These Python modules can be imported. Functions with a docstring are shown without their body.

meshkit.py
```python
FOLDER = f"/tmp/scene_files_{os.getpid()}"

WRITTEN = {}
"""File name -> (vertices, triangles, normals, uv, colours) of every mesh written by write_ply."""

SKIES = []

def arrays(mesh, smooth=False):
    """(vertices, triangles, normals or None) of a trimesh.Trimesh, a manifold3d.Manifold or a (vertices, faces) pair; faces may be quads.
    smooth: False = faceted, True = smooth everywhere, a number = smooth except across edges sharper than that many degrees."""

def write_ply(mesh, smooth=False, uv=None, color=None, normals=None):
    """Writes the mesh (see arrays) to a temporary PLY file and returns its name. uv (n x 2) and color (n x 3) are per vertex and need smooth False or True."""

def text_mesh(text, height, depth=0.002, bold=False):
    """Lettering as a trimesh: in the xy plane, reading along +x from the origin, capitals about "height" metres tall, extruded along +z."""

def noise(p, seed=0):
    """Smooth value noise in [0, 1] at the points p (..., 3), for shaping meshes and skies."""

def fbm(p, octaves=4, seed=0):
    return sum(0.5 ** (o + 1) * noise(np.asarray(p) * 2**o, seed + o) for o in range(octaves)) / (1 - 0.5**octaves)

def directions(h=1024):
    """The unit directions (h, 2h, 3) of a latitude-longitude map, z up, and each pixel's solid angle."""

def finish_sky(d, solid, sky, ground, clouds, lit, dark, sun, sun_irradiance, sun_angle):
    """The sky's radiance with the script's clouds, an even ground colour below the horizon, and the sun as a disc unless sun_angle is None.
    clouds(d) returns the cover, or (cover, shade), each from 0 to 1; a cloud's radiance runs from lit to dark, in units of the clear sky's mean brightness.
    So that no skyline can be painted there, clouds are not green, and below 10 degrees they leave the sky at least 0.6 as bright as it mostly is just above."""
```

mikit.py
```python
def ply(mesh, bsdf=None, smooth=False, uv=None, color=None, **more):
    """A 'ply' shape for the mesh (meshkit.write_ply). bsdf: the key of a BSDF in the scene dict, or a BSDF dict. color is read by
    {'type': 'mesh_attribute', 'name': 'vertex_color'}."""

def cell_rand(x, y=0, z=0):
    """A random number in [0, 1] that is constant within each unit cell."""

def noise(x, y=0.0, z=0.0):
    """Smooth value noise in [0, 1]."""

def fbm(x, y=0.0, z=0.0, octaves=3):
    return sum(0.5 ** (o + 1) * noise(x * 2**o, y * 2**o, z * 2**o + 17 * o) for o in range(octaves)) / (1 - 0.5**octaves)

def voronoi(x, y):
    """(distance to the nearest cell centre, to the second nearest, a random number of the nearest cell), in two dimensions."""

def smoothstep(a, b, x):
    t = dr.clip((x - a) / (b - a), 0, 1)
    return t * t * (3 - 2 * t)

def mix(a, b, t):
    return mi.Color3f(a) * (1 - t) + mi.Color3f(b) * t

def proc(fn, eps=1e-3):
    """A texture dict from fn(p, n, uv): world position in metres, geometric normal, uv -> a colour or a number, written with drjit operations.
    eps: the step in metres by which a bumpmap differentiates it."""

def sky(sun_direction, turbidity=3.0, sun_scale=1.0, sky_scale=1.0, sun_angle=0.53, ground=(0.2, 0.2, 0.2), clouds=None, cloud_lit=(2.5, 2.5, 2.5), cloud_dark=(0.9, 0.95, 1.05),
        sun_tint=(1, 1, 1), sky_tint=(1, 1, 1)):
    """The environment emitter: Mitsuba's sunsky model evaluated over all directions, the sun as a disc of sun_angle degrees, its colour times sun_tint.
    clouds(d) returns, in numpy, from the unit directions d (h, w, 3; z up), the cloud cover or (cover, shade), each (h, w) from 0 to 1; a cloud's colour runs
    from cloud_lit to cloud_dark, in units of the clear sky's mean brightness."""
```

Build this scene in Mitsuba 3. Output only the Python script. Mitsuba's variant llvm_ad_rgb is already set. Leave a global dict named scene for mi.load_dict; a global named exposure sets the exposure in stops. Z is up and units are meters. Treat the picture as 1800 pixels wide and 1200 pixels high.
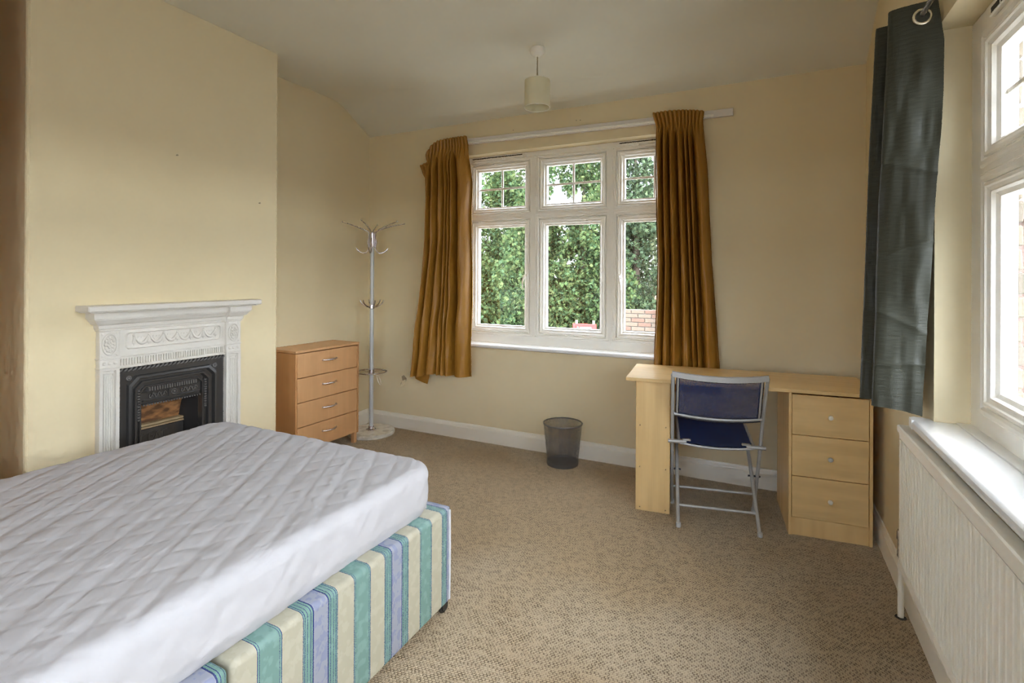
import math
import numpy as np
import trimesh
import drjit as dr
import mitsuba as mi
import mikit
import meshkit
from mikit import proc, noise, fbm, smoothstep, mix, cell_rand
from shapely.geometry import Polygon, box as sbox
from shapely.ops import unary_union

PI = math.pi
T = mi.ScalarTransform4f
rng = np.random.default_rng(7)
scene, labels = {}, {}

# ------------------------------------------------------------------ camera, sky, exposure
F, CY = 903.86, 486.0
YAW, PITCH, ROLL = math.radians(26.1718), math.radians(0.0816), math.radians(0.3077)
EYE = np.array([0.0, 0.0, 1.3])
fwd = np.array([-math.sin(YAW) * math.cos(PITCH), math.cos(YAW) * math.cos(PITCH), math.sin(PITCH)])
r0 = np.array([math.cos(YAW), math.sin(YAW), 0.0])
u0 = np.cross(r0, fwd)
up = -r0 * math.sin(ROLL) + u0 * math.cos(ROLL)
scene['camera'] = {
    'type': 'perspective', 'fov': math.degrees(2 * math.atan(900 / F)), 'fov_axis': 'x',
    'principal_point_offset_x': 0.0, 'principal_point_offset_y': (600.0 - CY) / 1200.0,
    'near_clip': 0.01, 'far_clip': 400.0,
    'to_world': T().look_at(origin=EYE.tolist(), target=(EYE + fwd).tolist(), up=up.tolist())}


def sky_clouds(d):
    c = meshkit.fbm(np.stack([d[..., 0] * 3, d[..., 1] * 3, d[..., 2] * 5], -1), 4, 3)
    return np.clip(0.72 + 0.5 * (c - 0.5), 0, 1), np.clip(0.25 + 0.6 * (c - 0.45), 0, 1)


SUN = (0.76, -0.12, 0.64)
scene['sky'] = mikit.sky(SUN, turbidity=4.0, sun_scale=0.02, sky_scale=1.0, sun_angle=50.0, ground=(0.12, 0.12, 0.11),
                         clouds=sky_clouds, cloud_lit=(1.68, 1.80, 1.98), cloud_dark=(1.26, 1.33, 1.45))
exposure = 6.45

# ------------------------------------------------------------------ materials


def two(b):
    return {'type': 'twosided', 'bsdf': b}


def rgb(*c):
    return {'type': 'rgb', 'value': list(c)}


def pr(color, rough=0.5, **k):
    c = rgb(*color) if isinstance(color, (tuple, list)) else color
    return two({'type': 'principled', 'base_color': c, 'roughness': rough, **k})


def bump(tex, scale, b):
    return {'type': 'bumpmap', 'arbitrary': tex, 'scale': scale, 'bsdf': b}


def mat(name, b):
    scene[name] = b
    return name


CREAM = (0.745, 0.62, 0.40)


def wall_col(p, n, uv):
    f = fbm(p.x * 1.3 + p.y * 0.9, p.y * 0.7 + 3, p.z * 1.3, 3)
    return mix((0.675, 0.573, 0.37), (0.705, 0.603, 0.395), f)


def wall_bump(p, n, uv):
    return fbm(p.x * 26, p.y * 26, p.z * 26, 2) + 1.6 * fbm(p.x * 4, p.y * 4, p.z * 4, 2)


def breast_bump(p, n, uv):
    low = 1 - smoothstep(0.9, 1.9, p.z)
    return fbm(p.x * 45, p.y * 45, p.z * 45, 2) * (0.35 + 1.3 * low) + 1.2 * fbm(p.x * 5, p.y * 5, p.z * 5, 2)


mat('wall_paint', bump(proc(wall_bump), 0.0035, two({'type': 'diffuse', 'reflectance': proc(wall_col)})))
mat('breast_paint', bump(proc(breast_bump), 0.006, two({'type': 'diffuse', 'reflectance': proc(wall_col)})))


def ceil_col(p, n, uv):
    return mix((0.645, 0.62, 0.50), (0.70, 0.675, 0.555), fbm(p.x * 0.9, p.y * 2.2, 1.0, 3))


def ceil_bump(p, n, uv):
    return fbm(p.x * 9, p.y * 12, 0.0, 3)


mat('ceiling_paint', bump(proc(ceil_bump), 0.003, two({'type': 'diffuse', 'reflectance': proc(ceil_col)})))


def carpet_h(p, n, uv):
    a, b = (p.x + p.y * 0.12), (p.y - p.x * 0.12)
    row = b * 120.0
    k = dr.floor(row)
    t = row - k
    w = a * 70.0 + 0.5 * k + 0.3 * cell_rand(k, 3)
    j = dr.floor(w)
    return cell_rand(j, k) * 0.55 + (1 - dr.square(2 * t - 1)) * (1 - dr.square(2 * (w - j) - 1))


def carpet_col(p, n, uv):
    h = carpet_h(p, n, uv)
    worn = fbm(p.x * 1.1 + 5, p.y * 1.1, 0.0, 4)
    dark = mix((0.115, 0.075, 0.038), (0.150, 0.110, 0.066), worn)
    light = mix((0.44, 0.335, 0.21), (0.51, 0.42, 0.295), smoothstep(0.35, 0.65, worn))
    return mix(dark, light, smoothstep(0.05, 0.85, h))


mat('carpet', bump(proc(carpet_h, eps=1.5e-3), 0.004, two({'type': 'diffuse', 'reflectance': proc(carpet_col)})))
mat('white_paint', pr((0.74, 0.70, 0.595), 0.35))
mat('fire_paint', pr((0.585, 0.555, 0.50), 0.42))
mat('upvc', pr((0.80, 0.775, 0.70), 0.22))
mat('sill_gloss', pr((0.66, 0.66, 0.63), 0.12))
mat('radiator_paint', pr((0.72, 0.685, 0.59), 0.25))
mat('grey_batten', pr((0.62, 0.58, 0.52), 0.5))
mat('glass', {'type': 'thindielectric', 'int_ior': 1.5})
mat('dark_gap', pr((0.03, 0.026, 0.02), 0.8))
mat('bare_plaster', pr((0.36, 0.29, 0.19), 0.8))


def wood(c1, c2, s, along=2):
    def fn(p, n, uv):
        q = [p.x * 22, p.y * 22, p.z * 22]
        q[along] = q[along] * 0.06
        g = fbm(q[0] * s, q[1] * s, q[2] * s, 4)
        fine = noise(q[0] * s * 9, q[1] * s * 9, q[2] * s * 3)
        return mix(c1, c2, smoothstep(0.25, 0.75, g) * 0.75 + fine * 0.25)
    return proc(fn)


mat('beech', pr(wood((0.51, 0.275, 0.12), (0.565, 0.31, 0.14), 1.6), 0.36))
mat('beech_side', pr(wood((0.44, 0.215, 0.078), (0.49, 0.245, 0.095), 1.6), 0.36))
mat('maple', pr(wood((0.64, 0.43, 0.185), (0.72, 0.50, 0.23), 1.2), 0.33))
mat('maple_flat', pr(wood((0.63, 0.43, 0.19), (0.72, 0.50, 0.235), 1.2, 0), 0.25))
mat('iron', pr((0.032, 0.031, 0.03), 0.24, specular=0.9))
mat('worn_iron', pr((0.15, 0.145, 0.14), 0.32, metallic=0.6))
mat('soot', pr((0.015, 0.013, 0.012), 0.8))


def brick_back(p, n, uv):
    f = fbm(p.x * 30, p.y * 22, p.z * 40, 3)
    return mix((0.10, 0.042, 0.015), (0.36, 0.17, 0.06), smoothstep(0.3, 0.7, f))


mat('firebrick', pr(proc(brick_back), 0.8))
mat('rust_ledge', pr((0.33, 0.24, 0.13), 0.7))
mat('chrome', two({'type': 'roughconductor', 'material': 'Cr', 'alpha': 0.12}))
mat('satin_steel', two({'type': 'roughconductor', 'material': 'Al', 'alpha': 0.28, 'specular_reflectance': rgb(0.6, 0.58, 0.56)}))
mat('stand_grey', pr((0.50, 0.515, 0.51), 0.3, metallic=0.1))
mat('chair_grey', pr((0.40, 0.395, 0.375), 0.35, metallic=0.2))


def marble(p, n, uv):
    f = fbm(p.x * 20, p.y * 20, p.z * 20, 4)
    return mix((0.50, 0.47, 0.40), (0.70, 0.67, 0.59), smoothstep(0.3, 0.6, f))


mat('marble', pr(proc(marble), 0.2))
mat('navy', pr((0.018, 0.038, 0.115), 0.5))
mat('black_trim', pr((0.012, 0.012, 0.018), 0.5))
mat('bin_metal', pr((0.13, 0.125, 0.12), 0.4, metallic=0.5))
mat('shade_fabric', two({'type': 'diffuse', 'reflectance': rgb(0.66, 0.615, 0.43)}))
mat('plastic_white', pr((0.78, 0.75, 0.66), 0.3))
mat('cord', pr((0.30, 0.24, 0.15), 0.5))


def rust_col(p, n, uv):
    w = noise(p.x * 260, p.y * 60, p.z * 30)
    return mix((0.265, 0.120, 0.014), (0.335, 0.160, 0.023), 0.5 * w + 0.5 * fbm(p.x * 5, p.y * 5, p.z * 3, 2))


mat('rust_cloth', pr(proc(rust_col), 0.45, specular=0.4))


def green_col(p, n, uv):
    w = noise(p.x * 50, p.y * 50, p.z * 600)
    return mix((0.029, 0.030, 0.020), (0.046, 0.048, 0.034), w)


mat('green_satin', bump(proc(lambda p, n, uv: noise(p.x * 20, p.y * 20, p.z * 400) + 3 * fbm(p.x * 18, p.y * 18, p.z * 9, 2)), 0.0016,
                        pr(proc(green_col), 0.5, specular=0.3)))
mat('brass_ring', two({'type': 'roughconductor', 'material': 'Al', 'alpha': 0.2, 'specular_reflectance': rgb(0.85, 0.78, 0.62)}))


def stripe_col(p, n, uv):
    s = p.y - 1.372
    s = dr.abs(s - 0.327 * dr.round(s / 0.327))
    damask = smoothstep(0.5, 0.6, fbm(p.x * 60, p.y * 60 + 5, p.z * 40, 3))
    cream = mix((0.385, 0.37, 0.285), (0.41, 0.395, 0.31), damask)
    teal = mix((0.145, 0.26, 0.235), (0.175, 0.295, 0.27), damask)
    lilac = mix((0.27, 0.29, 0.355), (0.215, 0.24, 0.345), damask)
    dark = mi.Color3f(0.03, 0.045, 0.15)

    def band(a, b):
        return (s > a) & (s < b)
    c = dr.select(s < 0.025, lilac, dr.select(s < 0.062, teal, dr.select(s < 0.128, cream, teal)))
    line = band(0.025, 0.029) | band(0.0345, 0.0365) | band(0.046, 0.0475) | band(0.0545, 0.0565) | band(0.060, 0.062) | band(0.1275, 0.1295) | band(0.134, 0.1352)
    return dr.select(line, dark, c)


def fab_bump(p, n, uv):
    return noise(p.x * 500, p.y * 500, p.z * 500) + 4 * fbm(p.x * 12, p.y * 12, p.z * 6, 2)


mat('stripe_fabric', bump(proc(fab_bump), 0.0012, pr(proc(stripe_col), 0.65, sheen=0.3)))
mat('piping', pr((0.60, 0.62, 0.66), 0.6))


def sheet_bump(p, n, uv):
    # creases drawn out along the seams
    a, b = p.x * 0.85 + p.y * 0.53, -p.x * 0.53 + p.y * 0.85
    w = fbm(p.x * 3, p.y * 3, p.z * 3, 2)
    return fbm(a * 34 + 3 * w, b * 7, p.z * 20, 3) + 0.6 * fbm(b * 30, a * 9, p.z * 30, 2)


mat('sheet', bump(proc(sheet_bump, eps=2e-3), 0.0065, two({'type': 'diffuse', 'reflectance': rgb(0.465, 0.462, 0.48)})))
mat('caster_black', pr((0.02, 0.02, 0.02), 0.3))
mat('screw', pr((0.22, 0.13, 0.06), 0.5))
# outside
mat('leaf', two({'type': 'diffuse', 'reflectance': {'type': 'mesh_attribute', 'name': 'vertex_color'}}))
mat('bark', pr((0.07, 0.05, 0.035), 0.9))
mat('brick_a', pr((0.135, 0.070, 0.047), 0.85))
mat('brick_b', pr((0.155, 0.088, 0.060), 0.85))
mat('brick_c', pr((0.16, 0.115, 0.080), 0.85))
mat('quoin_a', pr((0.13, 0.105, 0.070), 0.9))
mat('quoin_b', pr((0.10, 0.080, 0.055), 0.9))
mat('mortar', pr((0.17, 0.15, 0.125), 0.95))


def ground_col(p, n, uv):
    return mix((0.16, 0.16, 0.15), (0.24, 0.235, 0.22), fbm(p.x * 0.6, p.y * 0.6, 0.0, 4))


mat('tarmac', pr(proc(ground_col), 0.9))
mat('sign_red', pr((0.62, 0.06, 0.05), 0.4))
mat('sign_white', pr((0.85, 0.85, 0.83), 0.4))
mat('sign_green', pr((0.05, 0.48, 0.30), 0.4))


def tile_col(p, n, uv):
    k = dr.floor(p.z / 0.11)
    t = p.z / 0.11 - k
    c = mix((0.13, 0.06, 0.04), (0.18, 0.09, 0.06), cell_rand(dr.floor((p.x + p.y) / 0.17 + 0.5 * k), k))
    return dr.select(t < 0.18, mi.Color3f(0.11, 0.055, 0.04), c)


mat('tile_hanging', pr(proc(tile_col), 0.85))
mat('dark_glass', pr((0.05, 0.06, 0.07), 0.08))

# ------------------------------------------------------------------ mesh helpers (v, f) pairs


def tri(f):
    f = np.asarray(f, int)
    return np.vstack([f[:, [0, 1, 2]], f[:, [0, 2, 3]]]) if f.shape[1] == 4 else f


def cat(ms):
    vs, fs, n = [], [], 0
    for v, f in ms:
        vs.append(np.asarray(v, float))
        fs.append(tri(f) + n)
        n += len(v)
    return np.vstack(vs), np.vstack(fs)


def tm(m):
    return np.array(m.vertices), np.array(m.faces)


def bx(x0, x1, y0, y1, z0, z1, b=0.0):
    x0, x1, y0, y1, z0, z1 = min(x0, x1), max(x0, x1), min(y0, y1), max(y0, y1), min(z0, z1), max(z0, z1)
    b = min(b, 0.49 * (x1 - x0), 0.49 * (y1 - y0), 0.49 * (z1 - z0))
    if b <= 0:
        v = np.array([[x, y, z] for x in (x0, x1) for y in (y0, y1) for z in (z0, z1)])
        f = [[0, 1, 3, 2], [4, 6, 7, 5], [0, 4, 5, 1], [2, 3, 7, 6], [0, 2, 6, 4], [1, 5, 7, 3]]
        return v, tri(f)
    pts = []
    for x, dx in ((x0, b), (x1, -b)):
        for y, dy in ((y0, b), (y1, -b)):
            for z, dz in ((z0, b), (z1, -b)):
                pts += [(x, y + dy, z + dz), (x + dx, y, z + dz), (x + dx, y + dy, z)]
    return tm(trimesh.convex.convex_hull(np.array(pts)))


def frames(P):
    P = np.asarray(P, float)
    t = np.gradient(P, axis=0)
    t /= np.linalg.norm(t, axis=1, keepdims=True) + 1e-12
    a = np.cross(t[0], [0, 0, 1.0] if abs(t[0][2]) < 0.9 else [1.0, 0, 0])
    a /= np.linalg.norm(a)
    A = [a]
    for i in range(1, len(P)):
        a = A[-1] - t[i] * (A[-1] @ t[i])
        a /= np.linalg.norm(a) + 1e-12
        A.append(a)
    A = np.array(A)
    return P, t, A, np.cross(t, A)


def tube(P, r, n=10, caps=True, flat=1.0):
    P, t, A, B = frames(P)
    r = np.broadcast_to(np.asarray(r, float), (len(P),))
    ang = np.arange(n) * 2 * PI / n
    v = P[:, None] + r[:, None, None] * (np.cos(ang)[None, :, None] * A[:, None] + flat * np.sin(ang)[None, :, None] * B[:, None])
    v = v.reshape(-1, 3)
    f = []
    for i in range(len(P) - 1):
        for j in range(n):
            k = (j + 1) % n
            f.append([i * n + j, i * n + k, (i + 1) * n + k, (i + 1) * n + j])
    f = tri(np.array(f))
    if caps:
        c0, c1 = len(v), len(v) + 1
        v = np.vstack([v, P[0], P[-1]])
        e = [[c0, (j + 1) % n, j] for j in range(n)] + [[c1, (len(P) - 1) * n + j, (len(P) - 1) * n + (j + 1) % n] for j in range(n)]
        f = np.vstack([f, e])
    return v, f


def line(a, b, r, n=10):
    return tube(np.array([a, b]), r, n)


def bend(pts, m=8):
    """Catmull-Rom through the points."""
    p = np.asarray(pts, float)
    q = np.vstack([2 * p[0] - p[1], p, 2 * p[-1] - p[-2]])
    out = []
    for i in range(1, len(q) - 2):
        for t in np.linspace(0, 1, m, endpoint=False):
            out.append(0.5 * (2 * q[i] + (q[i + 1] - q[i - 1]) * t + (2 * q[i - 1] - 5 * q[i] + 4 * q[i + 1] - q[i + 2]) * t ** 2
                              + (3 * q[i] - q[i - 1] - 3 * q[i + 1] + q[i + 2]) * t ** 3))
    out.append(p[-1])
    return np.array(out)


def lathe(prof, n=40, c=(0, 0, 0)):
    prof = np.asarray(prof, float)
    ang = np.arange(n) * 2 * PI / n
    v = np.stack([prof[:, None, 0] * np.cos(ang), prof[:, None, 0] * np.sin(ang), np.broadcast_to(prof[:, None, 1], (len(prof), n))], -1).reshape(-1, 3)
    f = []
    for i in range(len(prof) - 1):
        for j in range(n):
            k = (j + 1) % n
            f.append([i * n + j, i * n + k, (i + 1) * n + k, (i + 1) * n + j])
    return v + np.array(c), tri(np.array(f))


def torus(c, R, r, axis=2, n=36, m=10):
    a = np.arange(n) * 2 * PI / n
    b = np.arange(m) * 2 * PI / m
    x = (R + r * np.cos(b)[None]) * np.cos(a)[:, None]
    y = (R + r * np.cos(b)[None]) * np.sin(a)[:, None]
    z = np.broadcast_to(r * np.sin(b)[None], x.shape)
    v = np.stack([x, y, z], -1).reshape(-1, 3)
    v = v[:, {0: [2, 0, 1], 1: [0, 2, 1], 2: [0, 1, 2]}[axis]]
    f = [[i * m + j, i * m + (j + 1) % m, ((i + 1) % n) * m + (j + 1) % m, ((i + 1) % n) * m + j] for i in range(n) for j in range(m)]
    return v + np.array(c), tri(np.array(f))


def ball(c, r, sub=1, scale=(1, 1, 1)):
    v, f = tm(trimesh.creation.icosphere(subdivisions=sub, radius=r))
    return v * np.array(scale) + np.array(c), f


def grid(P):
    """P: rows x cols x 3 points."""
    r, c = P.shape[:2]
    i, j = np.meshgrid(np.arange(r - 1), np.arange(c - 1), indexing='ij')
    a = (i * c + j).ravel()
    return P.reshape(-1, 3), tri(np.stack([a, a + 1, a + c + 1, a + c], -1))


def ext(poly, h0, h1):
    """Extrude a shapely polygon (u, v) along w."""
    out = []
    for g in getattr(poly, 'geoms', [poly]):
        m = trimesh.creation.extrude_polygon(g, h1 - h0, engine='earcut')
        v, f = tm(m)
        out.append((v + [0, 0, h0], f))
    return cat(out)


def mapped(m, fn):
    v, f = m
    u = np.asarray(v, float)
    w = np.stack(fn(u[:, 0], u[:, 1], u[:, 2]), -1)
    # keep outward faces when the mapping mirrors
    e = np.eye(3) * 1e-3
    o = np.array(fn(*[np.array([x]) for x in u[0]])).ravel()
    J = np.array([np.array(fn(*[np.array([x]) for x in (u[0] + e[k])])).ravel() - o for k in range(3)])
    f = tri(f)
    return w, (f[:, ::-1] if np.linalg.det(J) < 0 else f)


def rings(levels, closed=False):
    """Loft equal-length 3-D loops."""
    n = len(levels[0])
    v = np.vstack([np.asarray(l, float) for l in levels])
    k = len(levels)
    f = []
    for i in range(k if closed else k - 1):
        a, b = i * n, ((i + 1) % k) * n
        for j in range(n):
            q = (j + 1) % n
            f.append([a + j, a + q, b + q, b + j])
    return v, tri(np.array(f))


def ring_frame(u0, u1, v0, v1, prof):
    """Mitred rectangular frame: prof = [(inset, w), ...] closed loop."""
    lv = [[(u0 + a, v0 + a, w), (u1 - a, v0 + a, w), (u1 - a, v1 - a, w), (u0 + a, v1 - a, w)] for a, w in prof]
    v, f = rings(lv, closed=True)
    return v, f


def rot(m, deg, o=(0, 0, 0)):
    v, f = m
    a = math.radians(deg)
    R = np.array([[math.cos(a), -math.sin(a), 0], [math.sin(a), math.cos(a), 0], [0, 0, 1]])
    return np.asarray(v) @ R.T + np.array(o), f


def put(key, m, bsdf, smooth=False, **k):
    scene[key] = mikit.ply(m, bsdf, smooth, **k)
    return key


def key(name, parent=None):
    b = name if parent is None else parent + '__' + name
    taken = lambda q: q in scene or q in labels or any(x.startswith(q + '__') for x in scene)
    if not taken(b):
        return b
    i = 1
    while taken(f'{b}_{i:03d}'):
        i += 1
    return f'{b}_{i:03d}'


def part(parent, name, m, bsdf, smooth=False, label=None, kind=None, **k):
    q = key(name, parent)
    put(q, m, bsdf, smooth, **k)
    d = {}
    if label:
        d['label'] = label
    if kind:
        d['kind'] = kind
    if d:
        labels[q] = d
    return q


def struct(name, m=None, bsdf=None, smooth=False, label=None, cat_=None):
    labels[name] = {'kind': 'structure', **({'label': label} if label else {}), **({'category': cat_} if cat_ else {})}
    if m is not None:
        put(name, m, bsdf, smooth)
    return name


def thing(name, label, category, group=None, m=None, bsdf=None, smooth=False):
    q = key(name)
    labels[q] = {'label': label, 'category': category, **({'group': group} if group else {})}
    if m is not None:
        put(q, m, bsdf, smooth)
    return q


# ------------------------------------------------------------------ room shell
XL, XR, YB, YF, ZC = -3.17, 0.52, 3.555, -1.7, 2.745
XB, YB0, YB1 = -2.85, 1.06, 2.333          # chimney breast face and its two ends
W1 = 3.65                                   # plane of the back window frame
W2 = 0.618                                  # plane of the right window frame
H1 = (-2.23, -0.37, 0.77, 2.277)            # back window hole x0 x1 z0 z1
H2 = (-1.38, 2.212, 0.80, 2.147)             # right window hole, lengthened out of view to let in more daylight: y0 y1 z0 z1

struct('floor', bx(XL - 0.3, XR + 0.22, YF - 0.2, YB + 0.25, -0.2, 0.0), 'carpet', label='brown looped carpet covering the bedroom floor', cat_='floor')

wb = sbox(XL - 0.3, -0.2, XR + 0.225, 3.0).difference(sbox(H1[0], H1[2], H1[1], H1[3]))
struct('wall_back', mapped(ext(wb, 0, 0.23), lambda u, v, w: (u, YB + w, v)), 'wall_paint', label='cream painted wall with the wide window', cat_='wall')
wr = sbox(YF - 0.2, -0.2, YB, 3.0).difference(sbox(H2[0], H2[2], H2[1], H2[3]))
# the right wall, inner leaf of plaster; an outer leaf of brick follows with the window
struct('wall_right', mapped(ext(wr, 0, 0.17), lambda u, v, w: (XR + w, u, v)), 'wall_paint', label='cream painted wall with the window over the radiator', cat_='wall')
struct('wall_left', bx(XL - 0.3, XL, YF - 0.2, YB, -0.2, 3.0), 'wall_paint', label='cream alcove wall beside the chimney breast', cat_='wall')
H3 = (-1.50, 0.36, 0.80, 2.20)            # unseen window behind the camera, placed to light the window wall: x0 x1 z0 z1
wf = sbox(XL, -0.2, XR, 3.0).difference(sbox(H3[0], H3[2], H3[1], H3[3]))
struct('wall_front', mapped(ext(wf, 0, 0.2), lambda u, v, w: (u, YF - w, v)), 'wall_paint', label='cream painted wall behind the camera', cat_='wall')

# chimney breast with the fireplace recess cut out (profile in y, z), front arrises rounded
cb = sbox(YB0, 0.0, YB1, 2.78).difference(sbox(1.43, 0.0, 1.93, 0.80))
m1 = mapped(ext(cb, 0, XB - 0.012 - (XL - 0.01)), lambda u, v, w: (XL - 0.01 + w, u, v))
m2 = mapped(ext(sbox(YB0 + 0.012, 0.0, YB1 - 0.012, 2.78).difference(sbox(1.43, 0.0, 1.93, 0.80)), 0, 0.012), lambda u, v, w: (XB - 0.012 + w, u, v))
corner = []
for yy, sg in ((YB0, 1), (YB1, -1)):
    a = np.linspace(0, PI / 2, 7)
    lp = [[(XB - 0.012 + 0.012 * math.sin(t), yy + sg * 0.012 * (1 - math.cos(t)), z) for t in a] for z in (0.0, 2.78)]
    P = np.array(lp)
    corner.append(grid(P if sg < 0 else P[::-1]))
struct('wall_chimney', cat([m1, m2] + corner), 'breast_paint', 20, label='cream textured chimney breast above the fireplace', cat_='wall')


def zceil(x, y):
    d = y - 3.19
    sp = 0.035 * np.log1p(np.exp(np.clip(d / 0.035, -40, 40)))
    z = ZC - 0.56 * sp
    p = np.stack([x * 0.9, y * 1.6, 0 * x], -1)
    z = z + 0.016 * (meshkit.fbm(p, 3, 5) - 0.5) * np.clip((YB - y) * 4, 0, 1)
    # a swelling of the plaster along the foot of the slope over the window
    env = np.clip((x + 2.75) * 1.5, 0, 1) * np.clip((-0.05 - x) * 1.5, 0, 1)
    z = z - env * 0.016 * np.exp(-((y - 3.44) / 0.035) ** 2) + env * 0.010 * np.exp(-((y - 3.36) / 0.04) ** 2)
    return z


gx = np.linspace(XL - 0.02, XR + 0.02, 90)
gy = np.unique(np.r_[np.linspace(YF - 0.02, 2.9, 50), np.linspace(2.9, YB + 0.01, 60)])
GX, GY = np.meshgrid(gx, gy, indexing='ij')
cl = grid(np.stack([GX, GY, zceil(GX, GY)], -1))
struct('ceiling', cat([(cl[0], cl[1][:, ::-1]), bx(XL - 0.3, XR + 0.225, YF - 0.2, YB + 0.23, 2.86, 3.05)]), 'ceiling_paint', 40, label='off-white ceiling that slopes down to the window wall', cat_='ceiling')

# skirting boards: profile (out, z)
SK = [(0, 0), (0.016, 0), (0.016, 0.094), (0.0135, 0.098), (0.0135, 0.1), (0.012, 0.106), (0.008, 0.114), (0.006, 0.122), (0, 0.125)]


def skirting(fn, a, b):
    pl = Polygon(SK)
    v, f = ext(pl, a, b)
    return mapped((v, f), fn)


struct('baseboard_back', skirting(lambda o, z, s: (s, YB - o, z), XL, XR), 'white_paint', label='white skirting board under the window wall', cat_='skirting board')
struct('baseboard_right', skirting(lambda o, z, s: (XR - o, s, z), YF, YB), 'white_paint', label='white skirting board running behind the radiator', cat_='skirting board')
struct('baseboard_left', skirting(lambda o, z, s: (XL + o, s, z), YB1, YB), 'white_paint', label='white skirting board in the alcove', cat_='skirting board')

# nails left in the chimney breast, torn wallpaper low on the back wall
for (y, z) in ((2.193, 1.756), (1.688, 1.948)):
    part('wall_chimney', 'nail', cat([line((XB - 0.01, y, z), (XB + 0.009, y, z), 0.0022, 6), line((XB + 0.009, y, z), (XB + 0.011, y, z), 0.005, 8)]), 'bare_plaster')
for x, z in ((-1.74, 2.43), (-1.23, 2.44), (-1.20, 2.437)):
    part('wall_back', 'nail', cat([line((x, YB + 0.01, z), (x, YB - 0.008, z), 0.002, 6), line((x, YB - 0.008, z), (x, YB - 0.010, z), 0.004, 8)]), 'bare_plaster')
sc = Polygon([(-2.80, .445), (-2.775, .455), (-2.745, .432), (-2.75, .41), (-2.775, .405), (-2.79, .38), (-2.812, .375), (-2.79, .41)])
part('wall_back', 'torn_patch', mapped(ext(sc, 0, 0.003), lambda u, v, w: (u, YB + 0.0005 - w, v)), 'bare_plaster', label='bare torn patch in the wallpaper')
Pg = np.array([[(-2.79 + 0.036 * s, YB - 0.004 - 0.022 * math.sin(1.3 * t), 0.408 - 0.045 * t + 0.012 * s) for s in np.linspace(0, 1, 5)] for t in np.linspace(0, 1, 6)])
part('wall_back', 'paper_flap', grid(Pg), 'wall_paint', True)

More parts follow.
